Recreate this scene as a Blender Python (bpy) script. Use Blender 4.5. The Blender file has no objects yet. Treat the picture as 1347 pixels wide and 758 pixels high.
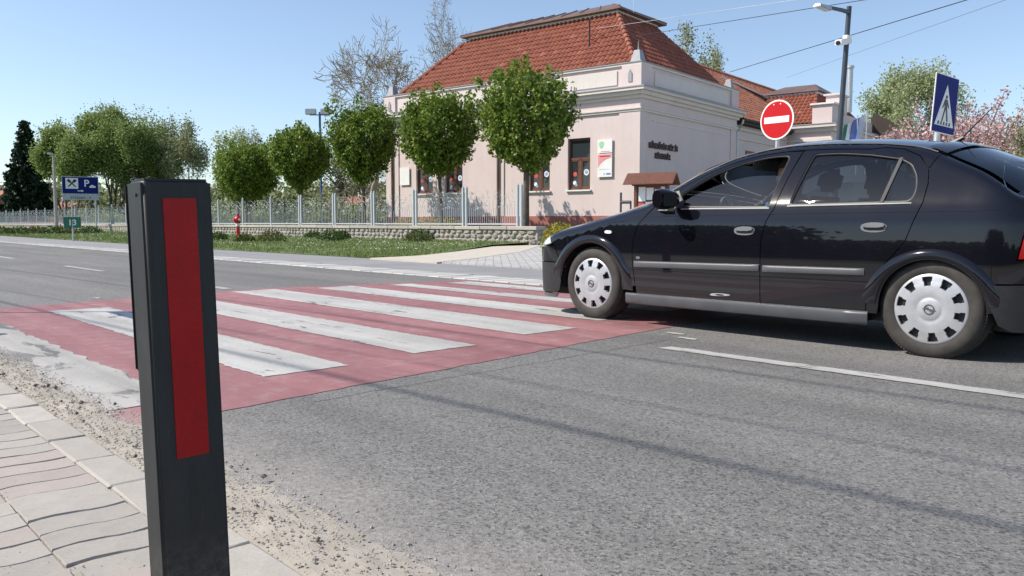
import bpy, bmesh, math, random
import numpy as np
from mathutils import Vector, Matrix, Euler
from mathutils.geometry import delaunay_2d_cdt
R=math.radians; PI=math.pi
scene=bpy.context.scene; COL=scene.collection
rng=np.random.default_rng(7); random.seed(7)

# ------------------------------------------------------------------ camera, sky, sun
# world: X runs along the road (towards the right / the near end), Y across it, Z up
cd=bpy.data.cameras.new('camera'); cam=bpy.data.objects.new('camera',cd); COL.objects.link(cam)
cam.location=(0,0,.79); cam.rotation_euler=(PI/2-math.atan(86/1077),0,R(47.44))
cd.sensor_width=36; cd.lens=36*1077/1347; cd.clip_start=.05; cd.clip_end=4000
scene.camera=cam
SUN_AZ=R(231); SUN_EL=R(45)
w=bpy.data.worlds.new('World'); scene.world=w; w.use_nodes=True
nt=w.node_tree; sky=nt.nodes.new('ShaderNodeTexSky'); sky.sky_type='NISHITA'; sky.sun_disc=False
sky.sun_elevation=SUN_EL; sky.sun_rotation=PI/2-SUN_AZ+2*PI
sky.air_density=1.0; sky.dust_density=.5; sky.ozone_density=3.6; sky.altitude=100
bg=nt.nodes['Background']; bg.inputs[1].default_value=.125
hs=nt.nodes.new('ShaderNodeHueSaturation'); hs.inputs['Saturation'].default_value=.88; hs.inputs['Value'].default_value=1.0
nt.links.new(sky.outputs[0],hs.inputs['Color']); nt.links.new(hs.outputs[0],bg.inputs[0])
sl=bpy.data.lights.new('sun','SUN'); so=bpy.data.objects.new('sun',sl); COL.objects.link(so)
sl.energy=4.4; sl.angle=R(.5); sl.color=(1,.93,.82)
sv=Vector((math.cos(SUN_AZ)*math.cos(SUN_EL),math.sin(SUN_AZ)*math.cos(SUN_EL),math.sin(SUN_EL)))
so.rotation_euler=sv.to_track_quat('Z','Y').to_euler(); so.location=(0,0,30)
scene.view_settings.view_transform='Standard'; scene.view_settings.look='None'
scene.view_settings.gamma=1; scene.view_settings.exposure=0.47; scene.view_settings.use_curve_mapping=False

# ------------------------------------------------------------------ helpers
def tag(o,label=None,cat=None,group=None,kind=None):
    if label: o['label']=label
    if cat: o['category']=cat
    if group: o['group']=group
    if kind: o['kind']=kind
    return o
def empty(name,loc=(0,0,0),rz=0,**k):
    o=bpy.data.objects.new(name,None); COL.objects.link(o); o.location=loc; o.rotation_euler=(0,0,rz)
    o.empty_display_size=.2
    return tag(o,**k)
def addmesh(name,me,mat=None,parent=None,loc=(0,0,0),rot=(0,0,0),**k):
    o=bpy.data.objects.new(name,me); COL.objects.link(o); o.location=loc; o.rotation_euler=rot
    if mat is not None and len(me.materials)==0: me.materials.append(mat)
    if parent: o.parent=parent
    return tag(o,**k)
def copytree(o,parent=None):
    c=o.copy(); COL.objects.link(c)
    if parent: c.parent=parent
    for ch in list(o.children): copytree(ch,c)
    return c
def pydata(name,v,f,mat=None,parent=None,smooth=False,**k):
    me=bpy.data.meshes.new(name); me.from_pydata([tuple(map(float,p)) for p in v],[],f)
    if smooth: me.shade_smooth()
    me.update()
    return addmesh(name,me,mat,parent,**k)
class MB:
    "collects simple solids and links them as ONE mesh"
    def __init__(s): s.v=[]; s.f=[]; s.m=[]
    def add(s,v,f,mi=0):
        b=len(s.v); s.v+= [tuple(map(float,p)) for p in v]; s.f+=[tuple(b+i for i in q) for q in f]; s.m+=[mi]*len(f); return s
    def box(s,a,b,mi=0,M=None):
        (x0,y0,z0),(x1,y1,z1)=a,b
        v=[(x0,y0,z0),(x1,y0,z0),(x1,y1,z0),(x0,y1,z0),(x0,y0,z1),(x1,y0,z1),(x1,y1,z1),(x0,y1,z1)]
        if M is not None: v=[tuple(M@Vector(p)) for p in v]
        return s.add(v,[(0,3,2,1),(4,5,6,7),(0,1,5,4),(1,2,6,5),(2,3,7,6),(3,0,4,7)],mi)
    def tube(s,pts,r,n=8,mi=0,cap=True):
        pts=[Vector(p) for p in pts]; rs=r if hasattr(r,'__len__') else [r]*len(pts)
        v=[];f=[]; up=None
        for i,p in enumerate(pts):
            t=(pts[min(i+1,len(pts)-1)]-pts[max(i-1,0)])
            if t.length<1e-9: t=Vector((0,0,1))
            t.normalize()
            if up is None: up=Vector((0,0,1)) if abs(t.z)<.9 else Vector((1,0,0))
            a=t.cross(up)
            if a.length<1e-5: a=t.orthogonal()
            a.normalize(); b=t.cross(a); up=-b if False else up
            for k in range(n):
                th=2*PI*k/n; v.append(p+(a*math.cos(th)+b*math.sin(th))*rs[i])
        for i in range(len(pts)-1):
            for k in range(n):
                k2=(k+1)%n; f.append((i*n+k,i*n+k2,(i+1)*n+k2,(i+1)*n+k))
        if cap: f.append(tuple(range(n))[::-1] if False else tuple(range(n))); f.append(tuple((len(pts)-1)*n+k for k in reversed(range(n))))
        return s.add(v,f,mi)
    def cyl(s,p,r,h,n=16,mi=0,r2=None):
        x,y,z=p; return s.tube([(x,y,z),(x,y,z+h)],[r,r if r2 is None else r2],n,mi)
    def lathe(s,prof,n=32,mi=0,M=None,closed=False):
        "prof: (radius, height) about Z"
        v=[];f=[]; m=len(prof)
        for k in range(n):
            th=2*PI*k/n
            for r_,h in prof: v.append((r_*math.cos(th),r_*math.sin(th),h))
        for k in range(n):
            k2=(k+1)%n
            for j in range(m-1 if not closed else m):
                j2=(j+1)%m; f.append((k*m+j,k2*m+j,k2*m+j2,k*m+j2))
        if M is not None: v=[tuple(M@Vector(p)) for p in v]
        return s.add(v,f,mi)
    def prism(s,poly,h0,h1,M=None,mi=0):
        "poly in XY, extruded along Z"
        n=len(poly); v=[(x,y,h0) for x,y in poly]+[(x,y,h1) for x,y in poly]
        if M is not None: v=[tuple(M@Vector(p)) for p in v]
        f=[tuple(reversed(range(n))),tuple(range(n,2*n))]+[(i,(i+1)%n,n+(i+1)%n,n+i) for i in range(n)]
        return s.add(v,f,mi)
    def mesh(s,name,mats,smooth=False,bevel=0,seg=2,fix=True):
        me=bpy.data.meshes.new(name); me.from_pydata(s.v,[],s.f)
        for m in (mats if isinstance(mats,(list,tuple)) else [mats]): me.materials.append(m)
        if len(me.materials)>1: me.polygons.foreach_set('material_index',s.m)
        if fix or bevel:
            bm=bmesh.new(); bm.from_mesh(me)
            if bevel: bmesh.ops.bevel(bm,geom=[e for e in bm.edges if len(e.link_faces)==2 and e.calc_face_angle(0)>.5],offset=bevel,segments=seg,affect='EDGES',clamp_overlap=True)
            bmesh.ops.recalc_face_normals(bm,faces=bm.faces); bm.to_mesh(me); bm.free()
        if smooth:
            me.shade_smooth()
            if smooth!='all':
                me.set_sharp_from_angle(angle=R(38))
        me.update(); return me
    def build(s,name,mats,parent=None,smooth=False,bevel=0,seg=2,loc=(0,0,0),rot=(0,0,0),fix=True,**k):
        return addmesh(name,s.mesh(name,mats,smooth,bevel,seg,fix),None,parent,loc,rot,**k)
def part(name,mat,parent,fn,**k):
    m=MB(); fn(m); return m.build(name,mat,parent,**k)

# ------------------------------------------------------------------ materials
class NT:
    def __init__(s,name):
        s.m=bpy.data.materials.new(name); s.m.use_nodes=True; s.t=s.m.node_tree; s.b=s.t.nodes['Principled BSDF']
        s.out=s.t.nodes['Material Output']; s.c=s.t.nodes.new('ShaderNodeTexCoord')
    def n(s,t,**k):
        x=s.t.nodes.new('ShaderNode'+t)
        for a,b in k.items():
            if a.startswith('_'): x.inputs[a[1:].replace('_',' ')].default_value=b
            else: setattr(x,a,b)
        return x
    def l(s,a,b): s.t.links.new(a,b)
    def noise(s,scale,detail=4,rough=.6,vec=None,dist=0):
        x=s.n('TexNoise'); x.inputs['Scale'].default_value=scale; x.inputs['Detail'].default_value=detail; x.inputs['Roughness'].default_value=rough; x.inputs['Distortion'].default_value=dist
        s.l(vec or s.c.outputs['Object'],x.inputs['Vector']); return x.outputs[0]
    def vor(s,scale,vec=None,feature='F1',out='Distance'):
        x=s.n('TexVoronoi',feature=feature); x.inputs['Scale'].default_value=scale
        s.l(vec or s.c.outputs['Object'],x.inputs['Vector']); return x.outputs[out]
    def ramp(s,f,*st,interp='LINEAR'):
        x=s.n('ValToRGB'); e=x.color_ramp.elements; x.color_ramp.interpolation=interp
        while len(e)<len(st): e.new(.5)
        for i,(p,c) in enumerate(st):
            e[i].position=p; e[i].color=(*c,1) if hasattr(c,'__len__') else (c,c,c,1)
        s.l(f,x.inputs[0]); return x.outputs[0]
    def mix(s,f,a,b,mode='MIX'):
        x=s.n('Mix',data_type='RGBA',blend_type=mode)
        for k,val in ((0,f),(6,a),(7,b)):
            if hasattr(val,'is_output'): s.l(val,x.inputs[k])
            elif hasattr(val,'__len__'): x.inputs[k].default_value=(*val,1)
            else: x.inputs[k].default_value=val if k==0 else (val,val,val,1)
        return x.outputs[2]
    def math(s,op,a,b=0.,clamp=False):
        x=s.n('Math',operation=op,use_clamp=clamp)
        for i,val in enumerate((a,b)):
            if hasattr(val,'is_output'): s.l(val,x.inputs[i])
            else: x.inputs[i].default_value=val
        return x.outputs[0]
    def sep(s,o='Object'):
        x=s.n('SeparateXYZ'); s.l(s.c.outputs[o],x.inputs[0]); return x.outputs
    def mapr(s,v,a,b,c=0,d=1):
        x=s.n('MapRange'); 
        s.l(v,x.inputs[0])
        for i,q in enumerate((a,b,c,d)): x.inputs[1+i].default_value=q
        return x.outputs[0]
    def bump(s,h,strength=.3,dist=.01,prev=None):
        x=s.n('Bump'); x.inputs['Strength'].default_value=strength; x.inputs['Distance'].default_value=dist; s.l(h,x.inputs['Height'])
        if prev: s.l(prev,x.inputs['Normal'])
        s.l(x.outputs[0],s.b.inputs['Normal']); return x.outputs[0]
    def set(s,base=None,rough=None,metal=None,**k):
        for key,val in (('Base Color',base),('Roughness',rough),('Metallic',metal)):
            if val is None: continue
            if hasattr(val,'is_output'): s.l(val,s.b.inputs[key])
            elif hasattr(val,'__len__'): s.b.inputs[key].default_value=(*val,1)
            else: s.b.inputs[key].default_value=val
        for a,b in k.items(): s.b.inputs[a.replace('_',' ')].default_value=b
        return s.m
def simple(name,base,rough=.6,metal=0,var=.15,scale=6,bump=.0,bscale=60,**k):
    t=NT(name); b=np.array(base); n=t.noise(scale,5)
    c=t.ramp(n,(.3,tuple(b*(1-var))),(.7,tuple(np.minimum(b*(1+var),1))))
    if bump: t.bump(t.noise(bscale,4),bump,.01)
    return t.set(c,rough,metal,**k)
M={}
M['steel']=simple('galvanised_steel',(.50,.52,.53),.45,.6,.12,9)
M['white_steel']=simple('white_painted_steel',(.42,.46,.49),.55,.0,.06,9)
M['dark_pole']=simple('dark_painted_pole',(.045,.055,.07),.4,.2,.1,8)
M['plastic_dark']=simple('dark_plastic',(.028,.036,.040),.42,0,.18,14,.05,300)
M['plastic_side']=M['plastic_dark']
M['white']=simple('white_paint',(.75,.75,.74),.5,0,.05,4)
M['black']=simple('black_rubber',(.012,.012,.013),.6,0,.2,8)
M['red_sign']=simple('red_sign_sheeting',(.46,.006,.010),.55,0,.05,3,Specular_IOR_Level=.2)
M['white_sign']=simple('white_sign_sheeting',(.78,.78,.78),.55,0,.03,3,Specular_IOR_Level=.2)
M['blue_sign']=simple('blue_sign_sheeting',(.006,.016,.15),.6,0,.06,3,Specular_IOR_Level=.15)
M['green_sign']=simple('green_sign_sheeting',(.01,.14,.08),.4,0,.06,3)
M['black_sign']=simple('black_sign_print',(.01,.01,.012),.4,0,.05,3)
M['grey_sign']=simple('grey_sign_panel',(.42,.44,.47),.5,0,.06,3)
M['hyd_red']=simple('red_enamel',(.50,.015,.02),.35,0,.12,12)

def m_asphalt():
    t=NT('worn_asphalt'); x,y,z=t.sep()
    st=t.vor(125); st2=t.n('TexVoronoi'); st2.inputs['Scale'].default_value=125; t.l(t.c.outputs['Object'],st2.inputs['Vector'])
    cell=t.n('SeparateColor'); t.l(st2.outputs['Color'],cell.inputs[0])
    agg=t.ramp(cell.outputs[0],(.0,(.035,.034,.034)),(.12,(.06,.058,.056)),(.26,(.165,.160,.152)),(.75,(.215,.208,.198)),(1,(.33,.32,.30)))
    fine=t.noise(240,3); c=t.mix(.35,agg,t.ramp(fine,(.3,(.10,.097,.092)),(.7,(.25,.24,.23))))
    # long-wave tone: wheel tracks and patches
    sc=t.n('Mapping'); sc.inputs['Scale'].default_value=(.10,1,1); t.l(t.c.outputs['Object'],sc.inputs[0])
    big=t.noise(1.3,6,.62,sc.outputs[0]); c=t.mix(1.0,c,t.ramp(big,(.3,.66),(.70,1.10)),'MULTIPLY')
    pat=t.noise(.5,5,.6); c=t.mix(1.0,c,t.ramp(pat,(.35,.93),(.65,1.04)),'MULTIPLY')
    # dry sand blown along the near kerb
    e=t.math('ADD',t.math('MULTIPLY',t.noise(2.6,8,.7),.75),y)
    d=t.mapr(e,1.25,1.80,1,0); d2=t.math('MULTIPLY',d,t.ramp(t.noise(38,6,.75),(.30,.25),(.62,1.0)))
    c=t.mix(d2,c,t.ramp(t.noise(60,6,.7),(.3,(.30,.265,.235)),(.7,(.47,.435,.40))))
    dark=t.ramp(st,(.0,0.0),(.35,1.0)); t.bump(dark,.55,.004,t.bump(fine,.3,.003))
    return t.set(c,.82)
M['asphalt']=m_asphalt()
def m_lay():
    t=NT('grey_asphalt_pavement'); c=t.ramp(t.noise(70,5,.7),(.3,(.20,.20,.21)),(.7,(.31,.305,.30)))
    c=t.mix(1.0,c,t.ramp(t.noise(.6,6,.6),(.3,.82),(.7,1.08)),'MULTIPLY'); t.bump(t.noise(120,3),.3,.004); return t.set(c,.85)
M['lay']=m_lay()
def m_paint(name,c0,c1,wear,wearcol,thr=.62,dirt=(.42,.39,.36)):
    t=NT(name); x,y,z=t.sep(); c=t.ramp(t.noise(1.7,7,.65),(.3,c0),(.7,c1))
    sc=t.n('Mapping'); sc.inputs['Scale'].default_value=(.45,1.6,1); t.l(t.c.outputs['Object'],sc.inputs[0])
    g=t.noise(wear,10,.72,sc.outputs[0],.6); m=t.ramp(g,(thr,0.),(thr+.03,1.))
    c=t.mix(t.math('MULTIPLY',t.ramp(t.noise(90,4,.8),(.56,0.),(.62,1.)),.35),c,wearcol)
    c=t.mix(t.ramp(t.vor(42),(.0,.0),(.75,.16)),c,wearcol)
    sp=t.noise(7,9,.75); c=t.mix(t.math('MULTIPLY',t.ramp(sp,(.50,0.),(.75,1.)),.45),c,dirt)
    c=t.mix(m,c,wearcol)
    s2=t.n('Mapping'); s2.inputs['Scale'].default_value=(.12,2.2,1); t.l(t.c.outputs['Object'],s2.inputs[0]); c=t.mix(1.0,c,t.ramp(t.noise(1.6,6,.6,s2.outputs[0]),(.34,.74),(.62,1.04)),'MULTIPLY')
    e=t.math('ADD',t.math('MULTIPLY',t.noise(3.,8,.7),.6),y); d=t.mapr(e,1.15,1.55,1,0)
    c=t.mix(t.math('MULTIPLY',d,.8),c,t.ramp(t.noise(55,6,.7),(.3,(.32,.285,.255)),(.7,(.50,.465,.43))))
    t.bump(t.noise(160,4),.35,.003); return t.set(c,.7)
M['red_paint']=m_paint('worn_red_road_paint',(.27,.098,.104),(.34,.150,.153),3.0,(.20,.13,.13),.66)
M['white_paint']=m_paint('worn_white_road_paint',(.44,.43,.405),(.56,.545,.52),3.2,(.17,.165,.16),.585)
M['white_paint_worn']=m_paint('badly_worn_white_road_paint',(.40,.385,.355),(.50,.48,.45),2.6,(.16,.155,.15),.53)
M['line_paint']=m_paint('worn_line_paint',(.42,.415,.395),(.54,.53,.51),9,(.17,.165,.16),.57)
def m_concrete(name,a,b,sc=8,fine=90):
    t=NT(name); inf=t.n('ObjectInfo'); c=t.ramp(t.noise(sc,6,.65),(.3,a),(.7,b))
    c=t.mix(.35,c,t.ramp(t.noise(fine,5,.8),(.3,tuple(np.array(a)*.75)),(.7,tuple(np.array(b)*1.15))))
    c=t.mix(1.0,c,t.ramp(inf.outputs['Random'],(0,.84),(1,1.12)),'MULTIPLY'); t.bump(t.noise(fine,5,.8),.4,.003); return t.set(c,.9)
M['conc']=m_concrete('weathered_concrete',(.34,.315,.28),(.48,.45,.405))
M['conc_block']=m_concrete('pale_concrete_block',(.38,.37,.35),(.52,.505,.48),5)
M['paver_grey']=m_concrete('dusty_grey_paver',(.30,.275,.25),(.41,.38,.345),11,130)
M['paver_pink']=m_concrete('dusty_pink_paver',(.33,.275,.25),(.42,.36,.33),11,130)
M['paver_tan']=m_concrete('tan_concrete',(.40,.36,.30),(.50,.455,.39),2)
M['sand']=m_concrete('dry_sand',(.27,.24,.20),(.42,.385,.33),9,160)
M['grit']=m_concrete('grit_stones',(.20,.17,.14),(.46,.42,.37),20)
M['dirt_joint']=m_concrete('joint_dirt',(.17,.145,.12),(.34,.30,.26),30,200)
for k_ in ('paver_grey','paver_pink','conc'):
    # dry sand lying over the slabs in drifts, thicker towards the road
    mt=M[k_]; t=NT.__new__(NT); t.m=mt; t.t=mt.node_tree; t.b=t.t.nodes['Principled BSDF']; t.c=t.n('TexCoord'); g=t.n('NewGeometry')
    old=t.b.inputs['Base Color'].links[0].from_socket; n1=t.noise(2.2,8,.7,g.outputs['Position']); n2=t.noise(30,7,.75,g.outputs['Position'])
    m_=t.math('MULTIPLY',t.ramp(n1,(.40,.25),(.68,.95)),t.ramp(n2,(.38,.3),(.62,1.)))
    t.l(t.mix(m_,old,t.ramp(t.noise(90,6,.75,g.outputs['Position']),(.3,(.30,.27,.235)),(.7,(.43,.395,.35)))),t.b.inputs['Base Color'])
def m_drive():
    t=NT('interlocking_grey_paving'); b=t.n('TexBrick'); b.inputs['Scale'].default_value=1; b.inputs['Brick Width'].default_value=.24; b.inputs['Row Height'].default_value=.16; b.inputs['Mortar Size'].default_value=.008
    mp=t.n('Mapping'); mp.inputs['Rotation'].default_value=(0,0,.72); t.l(t.c.outputs['Object'],mp.inputs[0]); t.l(mp.outputs[0],b.inputs['Vector'])
    b.inputs['Color1'].default_value=(.38,.37,.36,1); b.inputs['Color2'].default_value=(.47,.455,.44,1); b.inputs['Mortar'].default_value=(.24,.23,.22,1)
    c=t.mix(1.0,b.outputs[0],t.ramp(t.noise(1.5,6),(.3,.85),(.7,1.08)),'MULTIPLY'); return t.set(c,.85)
M['drive']=m_drive()
def m_grass():
    t=NT('short_grass_soil'); c=t.ramp(t.noise(4,8,.7),(.3,(.06,.095,.022)),(.55,(.095,.15,.03)),(.75,(.15,.17,.07)))
    c=t.mix(t.ramp(t.noise(.05,4),(.4,0.),(.7,.5)),c,(.16,.17,.08)); return t.set(c,.95)
M['grass']=m_grass()
def leafmat(name,*cols,tr=.35,rough=.5):
    t=NT(name); g=t.n('NewGeometry'); k=len(cols)-1
    c=t.ramp(g.outputs['Random Per Island'],*[(i/k,q) for i,q in enumerate(cols)])
    t.set(c,rough,**{'Specular_IOR_Level':.25})
    tl=t.n('BsdfTranslucent'); t.l(c,tl.inputs[0]); mx=t.n('MixShader'); mx.inputs[0].default_value=tr
    t.l(t.b.outputs[0],mx.inputs[1]); t.l(tl.outputs[0],mx.inputs[2]); t.l(mx.outputs[0],t.out.inputs[0]); return t.m
M['leaf_maple']=leafmat('maple_leaves',(.07,.125,.016),(.13,.21,.025),(.24,.32,.05),(.19,.21,.06))
M['leaf_poplar']=leafmat('young_poplar_leaves',(.16,.24,.055),(.23,.31,.085),(.31,.37,.13),(.19,.24,.08))
M['leaf_olive']=leafmat('olive_young_leaves',(.20,.23,.10),(.27,.30,.15),(.36,.37,.21))
M['leaf_willow']=leafmat('pale_willow_leaves',(.30,.36,.16),(.40,.45,.24),(.48,.52,.32),tr=.45)
M['leaf_spruce']=leafmat('spruce_needles',(.012,.028,.014),(.02,.042,.02),(.03,.055,.028),tr=.1)
M['leaf_dark']=leafmat('dark_shrub_leaves',(.03,.07,.015),(.06,.115,.025),(.10,.16,.04))
M['leaf_yellow']=leafmat('golden_shrub_leaves',(.30,.28,.02),(.42,.38,.03),(.20,.22,.03))
M['leaf_bronze']=leafmat('bronze_shrub_leaves',(.10,.07,.03),(.08,.12,.03),(.15,.17,.05))
M['leaf_grass']=leafmat('grass_blades',(.12,.17,.045),(.18,.24,.07),(.26,.30,.12),tr=.3)
M['blossom']=leafmat('pink_blossom',(.52,.31,.33),(.60,.41,.41),(.68,.52,.51),(.36,.22,.20),tr=.3)
M['petal']=leafmat('white_daisies',(.8,.8,.78),(.85,.85,.85),tr=.2)
M['tulip']=leafmat('pink_garden_flowers',(.55,.10,.12),(.70,.30,.32),tr=.2)
def m_bark(name,a,b):
    t=NT(name); mp=t.n('Mapping'); mp.inputs['Scale'].default_value=(1,1,.25); t.l(t.c.outputs['Object'],mp.inputs[0])
    n=t.noise(22,7,.7,mp.outputs[0]); c=t.ramp(n,(.3,a),(.7,b)); t.bump(n,.6,.02); return t.set(c,.9)
M['bark']=m_bark('grey_brown_bark',(.06,.048,.036),(.17,.14,.11))
M['bark_pale']=m_bark('pale_plane_bark',(.20,.17,.13),(.38,.34,.28))

# ------------------------------------------------------------------ ground, road, pavements
def sheet(name,poly,z,mat,kind='structure',parent=None,cut=0):
    me=bpy.data.meshes.new(name); me.from_pydata([(x,y,z) for x,y in poly],[],[tuple(range(len(poly)))]); me.update()
    o=addmesh(name,me,mat,parent)
    if parent is None: o['kind']=kind
    return o
sheet('ground',[(-1500,-800),(800,-800),(800,1500),(-1500,1500)],-.06,M['grass'])
def curb_slab(name,poly,z0,z1,mat):
    m=MB(); m.prism(poly,z0,z1); return m.build(name,mat,kind='structure')
curb_slab('road',[(-400,.80),(80,.80),(80,7.22),(-400,7.22)],-.25,0,M['asphalt'])
curb_slab('parking_lane',[(-400,7.93),(80,7.93),(80,10.3),(-15.3,10.9),(-15.3,10.6),(-24,10.6),(-58,11.5),(-400,12)],-.25,.0,M['lay'])
# gutter of pale concrete blocks between road and parking lane
gut=MB(); gut.prism([(-400,7.22),(80,7.22),(80,7.93),(-400,7.93)],-.25,-.012)
gutter=gut.build('gutter_strip',M['conc'],kind='structure')
def blockmesh(lx,ly,h,bev=.012,jit=.003,seed=0):
    r=random.Random(seed); m=MB(); m.box((-lx/2,-ly/2,-h),(lx/2,ly/2,0)); me=m.mesh('block',[],bevel=bev,seg=1)
    for v in me.vertices:
        v.co.x+=r.uniform(-jit,jit); v.co.y+=r.uniform(-jit,jit)
        if v.co.z>-.02: v.co.z+=r.uniform(-jit,jit)*.6
    return me
gb=[blockmesh(.285,.68,.08,.014,.005,i) for i in range(3)]
for me in gb: me.materials.append(M['conc_block'])
for i in range(130):
    X=-3.0-.30*i
    o=addmesh('block',gb[i%3],None,gutter,(X,7.575,.010+rng.normal(0,.003)),(rng.normal(0,.006),rng.normal(0,.006),rng.normal(0,.006)))
gs=MB()
for i in range(900):
    X=-3.0-.30*(130+i); gs.box((X-.14,7.235,-.05),(X+.14,7.915,.01))
gs.build('far_blocks',M['conc_block'],gutter,kind='stuff')

# the crossing: red ground with six white bars
def ragged(x0,x1,y0,y1,z,amp=.012,step=.05,r=random.Random(3)):
    p=[]
    def run(a,b,fx):
        n=max(2,int(abs(b-a)/step))
        for i in range(n): p.append(fx(a+(b-a)*i/n))
    run(x0,x1,lambda t:(t,y0+r.uniform(-amp,amp))); run(y0,y1,lambda t:(x1+r.uniform(-amp,amp),t))
    run(x1,x0,lambda t:(t,y1+r.uniform(-amp,amp))); run(y1,y0,lambda t:(x0+r.uniform(-amp,amp),t))
    return p
def flat(name,poly,z,mat,parent=None,kind=None):
    # fan-safe: triangulate the ragged outline
    r=delaunay_2d_cdt([Vector(q) for q in poly],[(i,(i+1)%len(poly)) for i in range(len(poly))],[],1,1e-6)
    me=bpy.data.meshes.new(name); me.from_pydata([(v.x,v.y,z) for v in r[0]],[],[tuple(f) for f in r[2]]); me.update()
    o=addmesh(name,me,mat,parent); 
    if kind: o['kind']=kind
    return o
redp=[(-8.62,.95)]
def polyrag(pts,amp=.012,step=.08,r=random.Random(5)):
    out=[]
    for i,(a,b) in enumerate(zip(pts,pts[1:]+pts[:1])):
        L=math.hypot(b[0]-a[0],b[1]-a[1]); n=max(1,int(L/step))
        for k in range(n):
            t=k/n; out.append((a[0]+(b[0]-a[0])*t+r.uniform(-amp,amp),a[1]+(b[1]-a[1])*t+r.uniform(-amp,amp)))
    return out
cross=flat('crossing',polyrag([(-8.62,.98),(-3.25,.98),(-3.33,1.5),(-3.62,4.0),(-3.72,4.95),(-3.9,7.12),(-8.7,7.12),(-9.25,4.4)]),.0025,M['red_paint'],kind='structure')
for y0,y1,x0,x1 in [(1.86,2.36,-8.12,-3.90),(2.87,3.36,-8.6,-4.0),(3.93,4.47,-9.02,-4.15),(4.93,5.40,-8.85,-4.35),(5.85,6.16,-8.65,-4.4),(6.6,6.98,-8.45,-4.5)]:
    flat('stripe',ragged(x0,x1,y0,y1,0,.009),.0055,M['white_paint'],cross)
flat('stripe',polyrag([(-8.2,1.02),(-3.62,1.00),(-3.66,1.37),(-8.1,1.36)],.02),.0055,M['white_paint_worn'],cross)
cl=flat('centre_line',polyrag([(-3.14,4.13),(2.5,4.16),(2.5,4.28),(-3.12,4.25)],.006),.004,M['line_paint'],kind='structure')
for x in (-10.2,-16.55,-22.9,-29.2,-35.6,-42,-48,-54,-60): 
    flat('lane_dash',polyrag([(x,4.03),(x+2.3 if x<-11 else x+.75,4.03),(x+2.3 if x<-11 else x+.75,4.15),(x,4.15)],.004,.2),.004,M['line_paint'],kind='structure')
for x,y in ((-9.3,2.55),(-8.75,1.42),(-3.55,4.75),(-3.35,4.6)):
    flat('lane_mark_remnant',polyrag([(x,y),(x+.16,y),(x+.16,y+.05),(x,y+.05)],.012,.04),.0045,M['line_paint'],kind='structure')
# thin crack sealed along the paint edge
ck=MB(); pts=[(-3.22+ .008*math.sin(k*1.7)+ -.12*(k/24),1.75+k*.13) for k in range(22)]
for (a,b),(c,d) in zip(pts,pts[1:]): ck.add([(a-.0018,b,.0015),(a+.0018,b,.0015),(c+.0018,d,.0015),(c-.0018,d,.0015)],[(0,1,2,3)])
ck.build('road_crack',M['black'],kind='structure')

# near side: kerb stones, wavy pavers, sand and grit
side=curb_slab('pavement',[(-400,-9),(80,-9),(80,.845),(-400,.845)],-.25,.013,M['dirt_joint'])
fp=MB()
for a,b in ((-400,-5.3),(-.35,80)): fp.box((a,-2.9,.002),(b,.835,.014))
fp.build('far_paving',M['drive'],side)
kb=[blockmesh(.33,.125,.06,.006,.003,20+i) for i in range(3)]
for me in kb: me.materials.append(M['conc'])
for i in range(15):
    X=-5.05+.338*i; addmesh('kerb_stone',kb[i%3],None,side,(X,.775,.024+rng.normal(0,.002)),(rng.normal(0,.01),rng.normal(0,.01),rng.normal(0,.012)))
def pavermesh(seed):
    r=random.Random(seed); L=.2395; Wd=.1158; n=9; side1=[];side2=[]
    for i in range(n):
        y=-L/2+L*i/(n-1); off=.010*math.sin(2*PI*(y/L)); side1.append((Wd/2+off+r.uniform(-.0026,.0016),y)); side2.append((-Wd/2+off+r.uniform(-.0016,.0026),y))
    ring=side1+side2[::-1]; cx=0
    v=[(x,y,-.05) for x,y in ring]+[(x,y,-.004) for x,y in ring]+[(x*.965,y*.983,.0) for x,y in ring]; k=len(ring)
    f=[]
    for i in range(k):
        j=(i+1)%k; f+=[(i,j,k+j,k+i),(k+i,k+j,2*k+j,2*k+i)]
    f.append(tuple(range(2*k,3*k)))
    me=bpy.data.meshes.new('paver'); me.from_pydata(v,[],f); me.update(); return me
pm=[]
for q,mt in ((1,'paver_grey'),(2,'paver_pink'),(3,'paver_grey'),(4,'paver_pink')):
    me=pavermesh(q); me.materials.append(M[mt]); pm.append(me)
for i in range(41):
    for j in range(6):
        X=-5.15+i*.119; Y=.59-j*.243; k=(0 if math.sin(i*.55+j*1.3)+rng.normal(0,.7)>0 else 1)+2*(j%2)
        addmesh('paver',pm[k],None,side,(X+(.02 if j%2 else 0),Y,.020+rng.normal(0,.0013)),(rng.normal(0,.006),rng.normal(0,.007),rng.normal(0,.010)))
# sand drift along the kerb (uneven little bank)
def drift(name,x0,x1,nx,y0,y1,ny,fn,mat,**k):
    v=[];f=[]
    for i in range(nx+1):
        for j in range(ny+1):
            x=x0+(x1-x0)*i/nx; y=y0+(y1-y0)*j/ny; v.append((x,y,fn(x,y,j/ny)))
    for i in range(nx):
        for j in range(ny): a=i*(ny+1)+j; f.append((a,a+ny+1,a+ny+2,a+1))
    return pydata(name,v,f,mat,smooth=True,**k)
from mathutils import noise as mn
def sandz(x,y,t):
    n=mn.fractal(Vector((x*3,y*6,1.3)),.8,2.1,5)
    base=.014*math.sin(PI*min(1,max(0,t*1.02)))**.8
    return -.004+base*(.75+.6*n)+.004*mn.noise(Vector((x*25,y*25,0)))+.003*mn.noise(Vector((x*70,y*70,0)))*math.sin(PI*t)
drift('sand_drift',-9,.3,420,.80,1.12,22,sandz,M['sand'],kind='stuff')
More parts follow.
